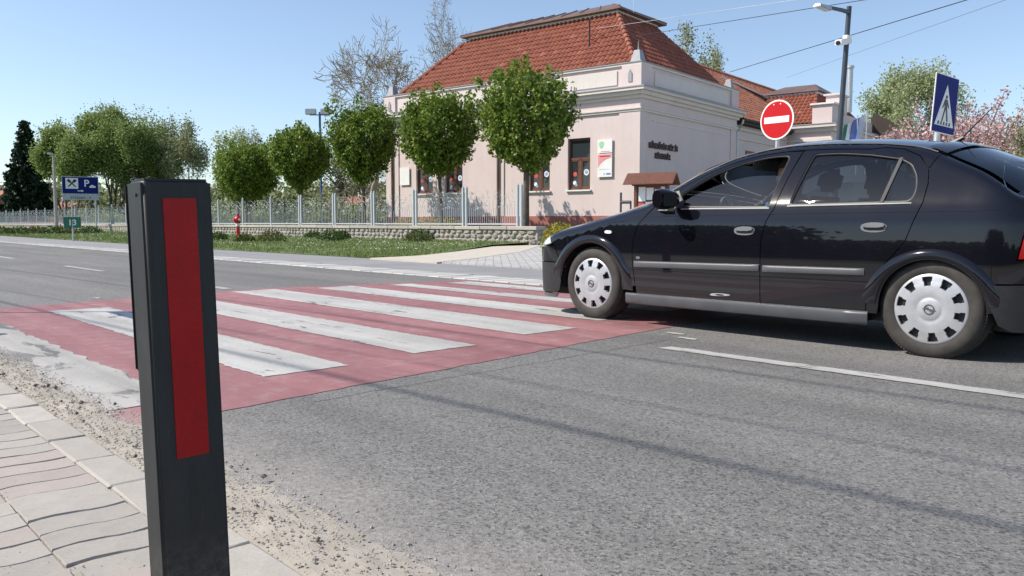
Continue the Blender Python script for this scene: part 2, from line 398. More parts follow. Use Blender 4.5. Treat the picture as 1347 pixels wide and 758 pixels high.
def scatter_stones(name,n,xr,yf,zf,smin,smax,mat,**k):
    base=[(1,0,0),(-1,0,0),(0,1,0),(0,-1,0),(0,0,.7),(0,0,-.7)]; fc=[(0,2,4),(2,1,4),(1,3,4),(3,0,4),(2,0,5),(1,2,5),(3,1,5),(0,3,5)]
    B=np.array(base); V=[];F=[]
    for i in range(n):
        x=rng.uniform(*xr); y=yf(x); s=smin+(smax-smin)*rng.random()**4
        a=rng.uniform(0,6.3); c_,s_=math.cos(a),math.sin(a)
        q=B*(s*rng.uniform(.6,1.3,(6,3))); q=np.c_[q[:,0]*c_-q[:,1]*s_,q[:,0]*s_+q[:,1]*c_,q[:,2]]+[x,y,zf(x,y)+s*.3]
        F+=[tuple(6*i+j for j in t) for t in fc]; V.append(q)
    return pydata(name,np.concatenate(V),F,mat,**k)
scatter_stones('grit',15000,(-8,-.6),lambda x:float(np.clip(rng.normal(.95,.10),.70,1.45)),lambda x,y:.012 if y<1.1 else .001,.001,.0065,M['grit'],kind='stuff')
M['grit_dark']=m_concrete('dark_grit',(.07,.055,.045),(.17,.14,.11),20)
scatter_stones('soil_crumbs',260,(-6,-.8),lambda x:float(np.clip(rng.normal(.93,.10),.60,1.3)),lambda x,y:.014 if y<1.1 else .001,.002,.014,M['grit_dark'],kind='stuff')
scatter_stones('paving_grit',5000,(-4.8,-.8),lambda x:float(rng.choice([.716,.47,.226])+rng.normal(0,.012) if rng.random()<.45 else rng.uniform(.1,.72)),lambda x,y:.017,.0008,.004,M['grit'],kind='stuff')

# far side: tan strip, paved drive, grass verge
curb_slab('paved_drive',[(-13.1,10.30),(-13.0,9.92),(-12.6,9.75),(60,9.75),(60,60),(-12,60),(-16.2,23),(-20.05,19.55),(-18.9,18.5),(-15.75,14.8),(-13.4,11.2)],-.2,.024,M['drive'])
curb_slab('tan_path',[(-15.1,9.7),(-12.6,9.6),(-13.4,11.2),(-15.75,14.8),(-18.9,18.5),(-20.05,19.55),(-19.85,17.3),(-17.1,13.6),(-15.5,11.3)],-.2,.030,M['paver_tan'])
verge=[(-15.1,9.95),(-15.45,11.3),(-17.0,13.6),(-19.8,17.3),(-20.6,19.7),(-400,19.7),(-400,11.0),(-58,10.75),(-24,9.86)]
def vz(x,y): return .008+(y-9.86)/9.84*.095
def in_poly(x,y,P):
    c=False; j=len(P)-1
    for i in range(len(P)):
        if (P[i][1]>y)!=(P[j][1]>y) and x<(P[j][0]-P[i][0])*(y-P[i][1])/(P[j][1]-P[i][1])+P[i][0]: c=not c
        j=i
    return c
me=bpy.data.meshes.new('verge'); me.from_pydata([(x,y,vz(x,y)) for x,y in verge],[],[tuple(range(len(verge)))]); 
o=addmesh('grass_verge',me,M['grass'],kind='structure')
def blades(name,n,xr,yr,test,zf,h,wd,mat,bend=.4,dens=None):
    V=np.zeros((n,3,3)); k=0; tries=0
    while k<n and tries<n*6:
        tries+=1
        x=xr[1]-(xr[1]-xr[0])*rng.random()**2.2; y=rng.uniform(*yr)
        if not test(x,y): continue
        if dens and rng.random()>dens(x,y): continue
        a=rng.uniform(0,6.3); hh=h*rng.uniform(.5,1.4)*(1+.02*abs(x+20)); ww=wd*rng.uniform(.6,1.3)*(1+.03*abs(x+20)); z=zf(x,y)
        dx,dy=math.cos(a)*ww,math.sin(a)*ww; b=rng.normal(0,bend,2)*hh
        V[k]=[(x-dx,y-dy,z),(x+dx,y+dy,z),(x+b[0],y+b[1],z+hh)]; k+=1
    V=V[:k]; return pydata(name,V.reshape(-1,3),[(3*i,3*i+1,3*i+2) for i in range(k)],mat,kind='stuff')
blades('grass',46000,(-110,-15.2),(9.9,19.6),lambda x,y:in_poly(x,y,verge),vz,.065,.012,M['leaf_grass'],dens=lambda x,y:.35+.65*max(0,min(1,.5+1.6*mn.noise(Vector((x*.6,y*.9,4))))))
# daisies
V=[];F=[];k=0
while k<1500:
    x=-17-60*rng.random()**1.4; y=rng.uniform(11,19.3)
    if not in_poly(x,y,verge) or mn.noise(Vector((x*.5,y*.8,9)))<-.05+.1*rng.random(): continue
    z=vz(x,y)+rng.uniform(.05,.12); s=.022*(1+.02*abs(x+20)); a=rng.uniform(0,6.3)
    c=np.array([(math.cos(a+q*PI/2)*s,math.sin(a+q*PI/2)*s*.8,rng.uniform(0,.02)) for q in range(4)])+[x,y,z]
    V.append(c); F.append((4*k,4*k+1,4*k+2,4*k+3)); k+=1
pydata('daisies',np.concatenate(V),F,M['petal'],kind='stuff')

# ------------------------------------------------------------------ foliage and trees
def leafcloud(name,pts,size,mat,parent=None,up=.2,fold=.3,smin=.6,**k):
    "rhombic folded leaves at pts (N,3)"
    P=np.asarray(pts); N=len(P)
    d=rng.normal(size=(N,3)); d[:,2]+=up; d/=np.linalg.norm(d,axis=1)[:,None]
    e=rng.normal(size=(N,3)); e-=(e*d).sum(1)[:,None]*d; e/=np.linalg.norm(e,axis=1)[:,None]
    nrm=np.cross(d,e); s=(size*rng.uniform(smin,1.3,N))[:,None]
    V=np.stack([P-d*s*.5,P+e*s*.38+nrm*s*fold*.4,P+d*s*.5,P-e*s*.38+nrm*s*fold*.4],1).reshape(-1,3)
    me=bpy.data.meshes.new(name); me.vertices.add(4*N); me.vertices.foreach_set('co',V.astype(np.float32).ravel())
    me.loops.add(6*N); i=np.arange(N)[:,None]*4
    me.loops.foreach_set('vertex_index',(i+np.array([0,1,2,0,2,3])).astype(np.int32).ravel())
    me.polygons.add(2*N); me.polygons.foreach_set('loop_start',(np.arange(2*N)*3).astype(np.int32)); 
    me.update(calc_edges=True); me.validate(); return addmesh(name,me,mat,parent,**k)
def limbs(m,base,d,L,r,depth,rr,spread=.6,twist=.25,tips=None,seg=4,nch=(2,3),shrink=.7,upw=.15,minr=.006,rs=.62):
    "recursive tapering branches"
    pts=[Vector(base)]; rad=[r]; d=Vector(d).normalized()
    for i in range(seg):
        d=(d+Vector((rr.gauss(0,twist),rr.gauss(0,twist),rr.gauss(0,twist)+upw*.3))*.5).normalized()
        pts.append(pts[-1]+d*L/seg); rad.append(max(minr,r*(1-(1-rs)*(i+1)/seg)))
    m.tube(pts,rad,6 if r>.05 else (4 if r>.02 else 3),cap=False)
    if tips is not None and depth<=1: tips+= [tuple(p) for p in pts[1:]]
    if depth<=0: return
    for c in range(rr.randint(*nch)):
        k=rr.randint(max(1,seg-2),seg) if c else seg
        side=Vector((rr.gauss(0,1),rr.gauss(0,1),rr.gauss(0,.6))); side-=side.dot(d)*d
        if side.length<.01: continue
        nd=(d+side.normalized()*spread*rr.uniform(.6,1.3)+Vector((0,0,upw))).normalized()
        limbs(m,pts[k],nd,L*shrink*rr.uniform(.8,1.15),rad[k]*.72,depth-1,rr,spread,twist,tips,seg,nch,shrink,upw,minr,rs)
def globe_maple(x,y,zc,rx,rz,label,lean=(0,0),seed=0,sq=1.0,tr=.12):
    rr=random.Random(seed); t=empty('maple_tree',(x,y,.05),label=label,cat='tree',group='ball crowned maples behind the fence')
    m=MB(); zb=zc-rz*.55; lx,ly=lean
    m.tube([(-lx,-ly,0),(-lx*.7,-ly*.7,.3),(-lx*.35,-ly*.3,zb*.6),(0,0,zb)],[tr*1.2,tr,tr*.82,tr*.75],10,cap=False)
    for i in range(9):
        a=i*2.4; e=rr.uniform(.4,1.2); q=Vector((math.cos(a)*math.cos(e),math.sin(a)*math.cos(e),math.sin(e)))
        limbs(m,(0,0,zb-.15),q,rz*.75,.05,1,rr,.5,.2,None,4,(2,3),.7,.2,.01)
    m.build('trunk',M['bark'],t,smooth='all')
    P=[]
    # short leafy shoots that leave gaps between them
    ns=190
    for i in range(ns):
        u=2*((i+.5)/ns)-1; ph=i*2.39996+rr.uniform(-.3,.3); h=math.sqrt(max(0,1-u*u))
        n=np.array([h*math.cos(ph),h*math.sin(ph),u]); 
        # a flattened, boxier ball with a broken top
        ln=rr.uniform(.90,1.0)*(1+.20*mn.noise(Vector((n[0]*1.5+seed*7,n[1]*1.5,n[2]*1.5))))
        if u>.3: ln*=rr.choice([.84,.92,1.0,1.05,1.14,1.26])
        tip=np.array([n[0]*rx,n[1]*rx,np.sign(u)*abs(u)**sq*rz])*ln
        tip[:2]*=(1+.10*u) if u>0 else (1-.44*u*u)
        d=n*np.array([1,1,1.0]); 
        if u>.1: d=d*.5+np.array([0,0,1])*.8
        d/=np.linalg.norm(d); L=rr.uniform(.45,.8)
        k=rr.randint(48,72); s=np.array([rr.random() for _ in range(k)])[:,None]
        rad=.08+.13*(s)
        P.append(tip-d*L*s+rng.normal(size=(k,3))*rad*.9)
    inner=rng.normal(size=(4200,3)); inner/=np.linalg.norm(inner,axis=1)[:,None]; inner*=rng.uniform(.6,.86,(4200,1)); inner*=[rx,rx,rz]
    P=np.concatenate(P+[inner])+[0,0,zc-.05]
    leafcloud('crown',P,.15,M['leaf_maple'],t,up=.1,smin=.45)
    return t
globe_maple(-21.6,20.55,4.42,1.72,1.85,'first ball crowned maple, by the right end of the stone wall',(.05,0),1,.85,.13)
globe_maple(-27.35,20.95,4.45,1.68,1.78,'ball crowned maple with a leaning trunk in front of the two left windows',(-.34,.0),2,.8,.09)
globe_maple(-33.0,20.9,4.45,1.62,1.8,'ball crowned maple just left of the pink building',(0,0),3,.85,.10)
globe_maple(-39.0,20.9,4.15,1.55,1.72,'small tufted ball crowned maple in the middle of the row',(0,0),4,.95,.10)
globe_maple(-45.3,21.0,3.80,1.75,1.65,'bright green ball crowned maple above the red hydrant',(0,0),5,.85,.10)
globe_maple(-49.0,22.5,3.75,1.9,1.9,'leftmost ball crowned maple, behind the bright green one',(0,0),6,.85,.10)

def big_tree(name,x,y,h,wd,label,leafm,nleaf,lsize,seed,barkm='bark',trunk=.2,base=.25,depth=4,leafspread=.55,spread=.5,group=None,cat='tree',nch=(2,3),twist=.25,minr=.012,stems=1,shrink=.72,upw=.2,leafname='crown',env=None):
    rr=random.Random(seed); t=empty(name,(x,y,0),label=label,cat=cat,group=group)
    m=MB(); tips=[]
    L0=h*(1-shrink)/(1-shrink**(depth+1))*1.05
    for s_ in range(stems):
        d=(rr.gauss(0,.12 if stems==1 else .3),rr.gauss(0,.12 if stems==1 else .3),1)
        limbs(m,(rr.gauss(0,.3*(stems>1)),rr.gauss(0,.3*(stems>1)),-.1),d,L0,trunk,depth,rr,spread,twist,tips,5,nch,shrink,upw,minr)
    T=np.array(tips); V_=np.array(m.v); zt_=np.percentile(T[:,2],99.5); q0=np.percentile(T[:,:2],3,axis=0); q1=np.percentile(T[:,:2],97,axis=0)
    ctr=(q0+q1)/2; sc=np.clip(wd/(q1-q0),.35,2.2)
    def fit(A):
        f_=np.clip(A[:,2:3]/(h*.45),0,1); B=A.copy(); B[:,:2]=(A[:,:2]-ctr*f_)*(1+(sc-1)*f_); B[:,2]=A[:,2]*h/zt_; return B
    m.v=[tuple(p) for p in fit(V_)]; T=fit(T)
    m.build('trunk',M[barkm],t,smooth='all')
    if nleaf:
        idx=rng.integers(0,len(T),nleaf); P=T[idx]+rng.normal(size=(nleaf,3))*leafspread
        P=P[P[:,2]>h*base*.5]
        leafcloud(leafname,P,lsize,M[leafm],t)
    return t
AZ=R(137.44); FWD=Vector((math.cos(AZ),math.sin(AZ))); RGT=Vector((math.sin(AZ),-math.cos(AZ)))
def gx(px,D): p=FWD*D+RGT*((px-673.5)/1077*D); return (p.x,p.y)
# ---- far trees
x,y=gx(40,105)
def spruce(x,y,h,r,label):
    t=empty('spruce',(x,y,0),label=label,cat='tree'); m=MB(); m.tube([(0,0,0),(0,0,h*.98)],[.28,.03],8); m.build('trunk',M['bark'],t,smooth='all')
    P=[]; rr=random.Random(4); bm_=MB()
    z=h*.06
    while z<h*.985:
        f=1-z/h; rad=r*(f**.8)*rr.uniform(.85,1.08)+.1; nb=max(5,int(13*f)+4)
        for i in range(nb):
            a=i*2*PI/nb+rr.uniform(-.3,.3); L=rad*rr.uniform(.7,1.12)
            n=int(26*L)+12; s=np.sqrt(rng.random(n))
            zz=z-.32*L*s+.22*L*s*s*1.2; wd=.30*(1-s)+.10
            P.append(np.c_[np.cos(a)*L*s+rng.normal(size=n)*wd,np.sin(a)*L*s+rng.normal(size=n)*wd,zz+rng.normal(size=n)*.12])
        z+=h*.028
    leafcloud('crown',np.concatenate(P),.42,M['leaf_spruce'],t,up=-.2,fold=.5)
spruce(x,y,13.6,3.9,'dark green conical spruce at the far left beyond the fence')
FT='broadleaved trees far beyond the fence'
for i,(px,D,h,wd,lab) in enumerate([(86,96,11.6,4.6,'leftmost yellow green poplar beside the dark spruce'),(113,92,12.6,4.4,'yellow green poplar behind the blue services sign'),
        (146,97,13.9,4.6,'tallest yellow green poplar of the far row'),(176,92,12.0,4.4,'yellow green poplar just right of the tallest one'),(199,99,11.4,4.0,'thin yellow green poplar at the right end of the dense row')]):
    x,y=gx(px,D); big_tree('poplar_tree',x,y,h,wd,lab,'leaf_poplar',24000,.24,30+i,trunk=.22,depth=5,leafspread=.42,spread=.42,group=FT,base=.05,nch=(2,3),twist=.22,shrink=.78,upw=.25,stems=3)
for i,(px,D,h,wd,lab) in enumerate([(219,95,12.6,3.6,'open crowned olive green tree with visible limbs, left one of two'),(251,92,12.0,3.6,'open crowned olive green tree with visible limbs, right one of two')]):
    x,y=gx(px,D); big_tree('young_tree',x,y,h,wd,lab,'leaf_olive',6500,.22,42+i,'bark_pale',trunk=.2,depth=5,leafspread=.35,spread=.45,group=FT,base=.1,shrink=.77,upw=.25,stems=3)
for i,(px,D,h,wd,lab,nl) in enumerate([(490,52,12.4,6.4,'bare plane tree left of the tiled roof, spreading wide',900),(548,55,10.6,3.6,'lower bare tree directly behind the left end of the parapet',500),(604,58,15.8,5.4,'tall bare plane tree rising behind the left hip of the roof',1100)]):
    x,y=gx(px,D); big_tree('plane_tree',x,y,h,wd,lab,'leaf_olive',nl,.13,50+i,'bark_pale',trunk=.30,depth=7,leafspread=.2,spread=.85,base=.3,shrink=.80,upw=.04,minr=.015,twist=.36,nch=(3,3) if i!=1 else (2,3))
x,y=gx(893,62); big_tree('ash_tree',x,y,15.3,2.7,'sparse green tree behind the dark side slope of the roof','leaf_olive',5200,.16,61,'bark_pale',trunk=.3,depth=5,leafspread=.25,spread=.5,shrink=.77)
x,y=gx(926,66); big_tree('ash_tree',x,y,14.5,2.2,'smaller sparse tree right of the other one behind the roof','leaf_olive',3000,.16,62,'bark_pale',trunk=.25,depth=5,leafspread=.22,spread=.4,shrink=.77)
x,y=gx(346,75); big_tree('distant_tree',x,y,9.2,3.6,'pale half bare tree showing above the row of maples','leaf_olive',900,.16,63,'bark_pale',trunk=.2,depth=6,leafspread=.25,spread=.5,shrink=.77)
x,y=gx(311,60); big_tree('distant_tree',x,y,7.3,2.4,'light green tree top behind the leftmost maples','leaf_willow',5000,.16,64,trunk=.2,depth=5,leafspread=.3,spread=.5,shrink=.75,base=.1)
x,y=gx(447,60); big_tree('distant_tree',x,y,6.2,3.2,'green tree in the gap below the floodlights','leaf_olive',4200,.18,65,trunk=.2,depth=5,leafspread=.35,spread=.6,shrink=.75,base=.05)
for i,(px,D,h,wd,n,lab) in enumerate([(1160,56,9.6,3.0,9000,'pale green willow just right of the street lamp'),(1203,58,11.5,3.8,14000,'tall pale green willow behind the blossom tree')]):
    x,y=gx(px,D); big_tree('willow_tree',x,y,h,wd,lab,'leaf_willow',n,.17,70+i,trunk=.3,depth=5,leafspread=.34,spread=.5,shrink=.77,base=.1,stems=2)
for i,(px,D,h,wd) in enumerate([(1343,26,4.2,.9),(1362,22,4.4,1.0)]):
    x,y=gx(px,D); big_tree('edge_tree',x,y,h,wd,['olive leaved small tree at the right edge, farther one','olive leaved tree at the right edge, nearer one'][i],'leaf_olive',1500,.08,75+i,trunk=.06,depth=5,leafspread=.15,spread=.5,shrink=.77,base=.2,stems=2)
# blossom tree: stiff upright shoots clothed in pink
def blossom(x,y):
    t=empty('cherry_tree',(x,y,0),label='flowering cherry with upright pink branches behind the car',cat='tree'); rr=random.Random(9); m=MB(); P=[];G=[]
    m.tube([(0,0,0),(0,0,1.6)],[.14,.11],8)
    for i in range(90):
        a=i*2.4; s=((i+.5)/90)**.5; r0=.35*s; e=Vector((math.cos(a)*s*.72,math.sin(a)*s*.72,1)).normalized(); L=(4.0-.9*s)*rr.uniform(.72,1.04)
        p0=Vector((math.cos(a)*r0,math.sin(a)*r0,1.3)); pts=[p0+e*L*k/6+Vector((rr.gauss(0,.04),rr.gauss(0,.04),0))+Vector((math.cos(a),math.sin(a),0))*s*.55*(k/6) for k in range(7)]
        m.tube(pts,[.035-.0045*k for k in range(7)],4,cap=False)
        for k in range(230):
            u=rr.uniform(.12,1); q=pts[0].lerp(pts[-1],u); P.append(q+Vector((rr.gauss(0,.085),rr.gauss(0,.085),rr.gauss(0,.06))))
        for k in range(34 if i%3==0 else 8):
            u=rr.uniform(.05,1); q=pts[0].lerp(pts[-1],u); G.append(q+Vector((rr.gauss(0,.1),rr.gauss(0,.1),rr.gauss(0,.1))))
    m.build('trunk',M['bark'],t,smooth='all'); leafcloud('blossom',P,.10,M['blossom'],t); leafcloud('young_leaves',G,.10,M['leaf_poplar'],t)
x,y=gx(1256,27); blossom(x,y)
# far wood and hedges along the horizon
def mass(name,plist,leafm,n,size,label,cat='hedge'):
    P=[]
    for (x0,y0,x1,y1,h,wd) in plist:
        k=n//len(plist); t=rng.random(k); z=h*(1-rng.random(k)**2)*(.72+.28*np.sin(t*37+3)*np.sin(t*13)); 
        P.append(np.c_[x0+(x1-x0)*t+rng.normal(size=k)*wd*.4,y0+(y1-y0)*t+rng.normal(size=k)*wd*.4,z])
    o=leafcloud(name,np.concatenate(P),size,M[leafm]); o['kind']='stuff'; return o
mass('far_wood',[(-420,40,-210,150,9,8),(-210,150,-120,260,9,8),(-330,20,-420,120,10,8)],'leaf_dark',16000,1.7,'')
mass('far_wood',[(-120,260,60,330,12,8)],'leaf_dark',7000,1.9,'')
mass('shrubbery',[(-128,27,-70,27,2.0,1.2),(-70,28,-38,29,2.6,1.4),(-125,31,-75,31,3.6,2.5),(-64,34,-36,38,3.2,2)],'leaf_olive',26000,.20,'')
mass('shrubbery',[(-100,32,-58,33,2.6,2),(-60,30,-44,31,1.6,1)],'leaf_dark',12000,.22,'')
mass('garden_flowers',[(-112,22,-84,22.5,1.3,.7)],'tulip',1800,.10,'')
mass('far_wood',[(*gx(-60,150),*gx(300,150),8,7),(*gx(200,135),*gx(540,120),7,6)],'leaf_olive',26000,.8,'')
# low shrubs
def shrub(x,y,rx,h,leafm,label,n=420,size=.06,group='low shrubs along the stone wall',z=None):
    z=vz(x,y) if z is None else z; t=empty('shrub',(x,y,z),label=label,cat='shrub',group=group)
    m=MB()
    for i in range(7):
        a=i*.9; m.tube([(0,0,-.02),(math.cos(a)*rx*.5,math.sin(a)*rx*.5,h*.7)],[.012,.005],4)
    m.build('stems',M['bark'],t)
    d=rng.normal(size=(n,3)); d[:,2]=abs(d[:,2]); d/=np.linalg.norm(d,axis=1)[:,None]; d*=(.45+.6*rng.random((n,1))**.6); d*=[rx,rx,h]
    leafcloud('leaves',d+[0,0,.03],size,M[leafm],t); return t
SH=[(640,312,.55,.42,'leaf_dark','rounded green shrub at the right end of the stone wall'),(549,315,.55,.32,'leaf_bronze','bronze tinted low shrub below the fence, next left of the rounded end shrub'),
 (436,314,.50,.42,'leaf_dark','largest green shrub in the middle of the verge'),(450,312,.40,.36,'leaf_dark','green shrub touching the right side of the largest one'),(413,311,.45,.30,'leaf_dark','flat green shrub touching the left side of the largest one'),
 (358,314,.55,.42,'leaf_bronze','olive shrub midway between hydrant and largest shrub'),(322,314,.40,.30,'leaf_bronze','small shrub at the foot of the red hydrant'),(287,312,.45,.34,'leaf_dark','dark shrub just right of the tall bollard top')]
for px,py,rx,h,lm,lab in SH:
    D=.70*1077/(py+3-293)
    x,y=gx(px,D); y=min(y,19.0); shrub(x,y,rx,h,lm,lab,700,.07)
for i,(px,lab) in enumerate([(120,'dark shrub under the right post of the blue sign'),(88,'shrub just left of the green number sign'),(72,'third shrub from the left picture edge side of the number sign'),(50,'bronze low shrub midway between the picture edge and the number sign'),(28,'low shrub near the left end of the verge'),(5,'shrub at the very left edge of the picture')]):
    x,y=gx(px,52); shrub(x,y,.75,.50,'leaf_dark' if i%2==0 else 'leaf_bronze',lab,500,.12)
x,y=gx(737,24.5); shrub(x,y,.62,.75,'leaf_yellow','yellow flowering shrub in front of the red plinth, by the car bonnet',900,.07,group=None,z=.02)
x,y=gx(771,27.5); shrub(x,y,.5,.6,'leaf_dark','green shrub in front of the red plinth',500,.07,group=None,z=.02)
for i,(px,D) in enumerate([(535,32.5),(560,31.8),(588,31.2)]):
    x,y=gx(px,D*21.7/gx(px,D)[1]); shrub(x,y,.9,.90,'leaf_yellow',['leftmost golden shrub behind the fence','middle golden shrub behind the fence','golden shrub behind the leaning maple trunk'][i],1300,.08,group='golden shrubs behind the fence',z=.1)

# ------------------------------------------------------------------ stone wall and fence
WX0=-20.1; WY=19.6
wall=empty('stone_wall',(WX0,WY,0),label='low rubble stone wall with concrete coping under the white fence',cat='wall')
core=MB(); core.box((-150,.035,-.1),(0,.36,.53)); core.build('mortar_core',M['sand'],wall)
STm=[]
t=NT('rubble_stone'); inf=t.n('ObjectInfo'); c=t.ramp(t.noise(9,7,.7),(.3,(.28,.25,.22)),(.7,(.44,.41,.37))); c=t.mix(1.0,c,t.ramp(inf.outputs['Random'],(0,.78),(1,1.15)),'MULTIPLY'); t.bump(t.noise(25,7,.7),.7,.03); M['rubble']=t.set(c,.95)
def stonemesh(seed):
    r=random.Random(seed); n=r.randint(6,7); ring=[]
    for i in range(n):
        a=2*PI*(i+r.uniform(-.2,.2))/n; rr_=r.uniform(.82,1.05); ca,sa=math.cos(a),math.sin(a)
        q=max(abs(ca),abs(sa))**.75; ring.append((ca/q*.5*rr_,sa/q*.5*rr_))
    v=[(x,.06,z) for x,z in ring]+[(x,-.0,z) for x,z in ring]+[(x*.68,-.045-r.uniform(0,.03),z*.68) for x,z in ring]+[(0,-.07,0)]
    f=[]
    for i in range(n):
        j=(i+1)%n; f+=[(i,j,n+j,n+i),(n+i,n+j,2*n+j,2*n+i),(2*n+i,2*n+j,3*n)]
    me=bpy.data.meshes.new('stone'); me.from_pydata(v,[],f); me.materials.append(M['rubble']); me.update(); return me
sm=[stonemesh(i) for i in range(8)]
rs=random.Random(5); cnt=0; far=MB()
rowz=[(.03,.21),(.22,.38),(.385,.525)]
x=0
rows=[0.0,-.1,-.05]
for ri,(z0,z1) in enumerate(rowz):
    x=rows[ri]
    while x>-105:
        wd=rs.uniform(.22,.46)*(1 if x>-30 else 1.2); h=(z1-z0)*rs.uniform(.9,1.12)
        if x>-32: 
            o=addmesh('stone',rs.choice(sm),None,wall,(x-wd/2,.035,(z0+z1)/2+rs.uniform(-.012,.012)),(0,rs.choice([0,PI])+rs.uniform(-.08,.08),0)); o.scale=(wd*1.04,1,h*1.06); cnt+=1
        else:
            me=rs.choice(sm); far.add([(x-wd/2+v.co.x*wd,.035+v.co.y,(z0+z1)/2+v.co.z*h) for v in me.vertices],[tuple(p.vertices) for p in me.polygons])
        x-=wd+.015
far.build('far_stones',M['rubble'],wall,kind='stuff',fix=False)
for i in range(3):  # end face
    o=addmesh('stone',sm[i],None,wall,(-.0,.2,.12+.17*i),(0,0,PI/2)); o.scale=(.34,1,.17)
cs=MB(); cs.box((-1.49,-.06,.535),(-.004,.42,.665)); cme=cs.mesh('coping',[M['conc']],bevel=.015,seg=1)
for i in range(70): addmesh('coping',cme,None,wall,(-1.5*i+.04,0,rng.normal(0,.003)))
# fence
fence=empty('white_fence',(WX0,WY+.15,.665),label='white steel fence with scrollwork standing on the stone wall',cat='fence')
H=1.40
pst=MB(); pst.box((-.04,-.04,0),(.04,.04,H+.03)); pst.tube([(0,0,H+.03),(0,0,H+.10)],[.05,.012],6); pme=pst.mesh('post',[M['white_steel']])
LP=3.0
def spiral(cx,cz,r0,turns,a0,dirn,n=22):
    return [(cx+math.cos(a0+dirn*2*PI*turns*k/n)*r0*(1-.85*k/n),0,cz+math.sin(a0+dirn*2*PI*turns*k/n)*r0*(1-.85*k/n)) for k in range(n+1)]
pn=MB()
pn.box((0,-.02,.05),(LP,.02,.10)); 
nb=22
for k in range(1,nb): 
    xx=LP*k/nb; hh=.62+.10*math.sin(PI*((k/nb*2)%1)); pn.box((xx-.007,-.007,.1),(xx+.007,.007,hh))
for s_ in (0,1):
    x0=s_*LP/2; L=LP/2; rr_=.0055
    # tall hoop and curls inside
    pn.tube([(x0+L/2+math.cos(a)*L*.44,0,.70+math.sin(a)*.60) for a in np.linspace(-.1,PI+.1,16)],rr_,4)
    pn.tube([(x0+L/2+math.cos(a)*L*.26,0,.72+math.sin(a)*.36) for a in np.linspace(-.1,PI+.1,12)],rr_,4)
    for cx,cz,r0,a0,dr in [(.27,1.02,.20,0,1),(.73,1.02,.20,PI,-1),(.5,.92,.15,PI/2,1),(.16,.74,.15,0,1),(.84,.74,.15,PI,-1),(.40,.76,.12,0,-1),(.62,.76,.12,PI,1),(.12,1.22,.10,0,1),(.88,1.22,.10,PI,-1)]:
        pn.tube(spiral(x0+L*cx,cz,r0,1.6,a0,dr),rr_,3)
    for k in range(16):
        cx,cz=x0+L*rs.uniform(.08,.92),rs.uniform(.6,1.2); pn.box((cx-.022,-.008,cz-.022),(cx+.022,.008,cz+.022))
plme=pn.mesh('scroll_panel',[M['white_steel']])
px_=[-21.02,-24.05,-27.25,-30.35,-33.6,-36.85,-40.1,-43.45]
while px_[-1]>-106: px_.append(px_[-1]-3.25)
for i,xx in enumerate(px_):
    X=xx-WX0
    addmesh('post',pme,None,fence,(X,0,0))
    if i<=5: addmesh('post',pme,None,fence,(X-.20,0,0))
    if i<len(px_)-1:
        off=.24 if i<=5 else .04; L=abs(px_[i+1]-xx)-off-.05
        o=addmesh('scroll_panel',plme,None,fence,(X-off,0,0),(0,0,PI)); o.scale=(L/LP,1,1)
M['pole_pale']=M['steel']

# ------------------------------------------------------------------ culture house
def plaster(name,a,b):
    t=NT(name); c=t.ramp(t.noise(.9,7,.65),(.3,a),(.7,b)); c=t.mix(.25,c,t.ramp(t.noise(14,6,.7),(.3,tuple(np.array(a)*.9)),(.7,b)))
    mp=t.n('Mapping'); mp.inputs['Scale'].default_value=(3,3,.25); t.l(t.c.outputs['Object'],mp.inputs[0])
    st=t.noise(2.0,6,.7,mp.outputs[0]); c=t.mix(t.math('MULTIPLY',t.ramp(st,(.50,0.),(.8,1.)),.24),c,tuple(np.array(a)*.72)); t.bump(t.noise(90,4),.15,.004); return t.set(c,.9)
M['wall']=plaster('pale_pink_plaster',(.61,.505,.49),(.68,.575,.56))
M['trim']=plaster('cream_plaster_trim',(.62,.56,.52),(.70,.64,.60))
M['plinth']=plaster('brick_red_plinth_paint',(.33,.12,.10),(.38,.15,.125))
M['sheet']=simple('zinc_flashing',(.30,.31,.33),.6,.0,.12,5)
M['brown_sheet']=simple('brown_sheet_metal',(.17,.105,.085),.5,.2,.2,2,.05)
M['brown_wood']=simple('brown_stained_wood',(.13,.048,.028),.5,0,.25,9)
M['dark_wood']=simple('dark_eaves_wood',(.04,.026,.02),.7,0,.25,9)
t=NT('clay_roof_tile'); g=t.n('NewGeometry'); c=t.ramp(g.outputs['Random Per Island'],(0,(.23,.068,.040)),(.5,(.27,.082,.047)),(.95,(.30,.096,.055)),(1,(.38,.15,.10)))
c=t.mix(t.math('MULTIPLY',t.ramp(t.noise(.7,6,.7),(.5,0.),(.75,1.)),.3),c,(.16,.07,.045)); M['tile']=t.set(c,.75)
t=NT('old_clay_roof_tile'); g=t.n('NewGeometry'); c=t.ramp(g.outputs['Random Per Island'],(0,(.25,.09,.05)),(.5,(.32,.125,.075)),(1,(.38,.17,.11))); M['tile_old']=t.set(c,.85)
M['tile_base']=simple('roof_underlay',(.16,.05,.03),.9)
t=NT('dark_window_glass'); t.set((.012,.016,.020),.04); M['glass_dark']=t.m
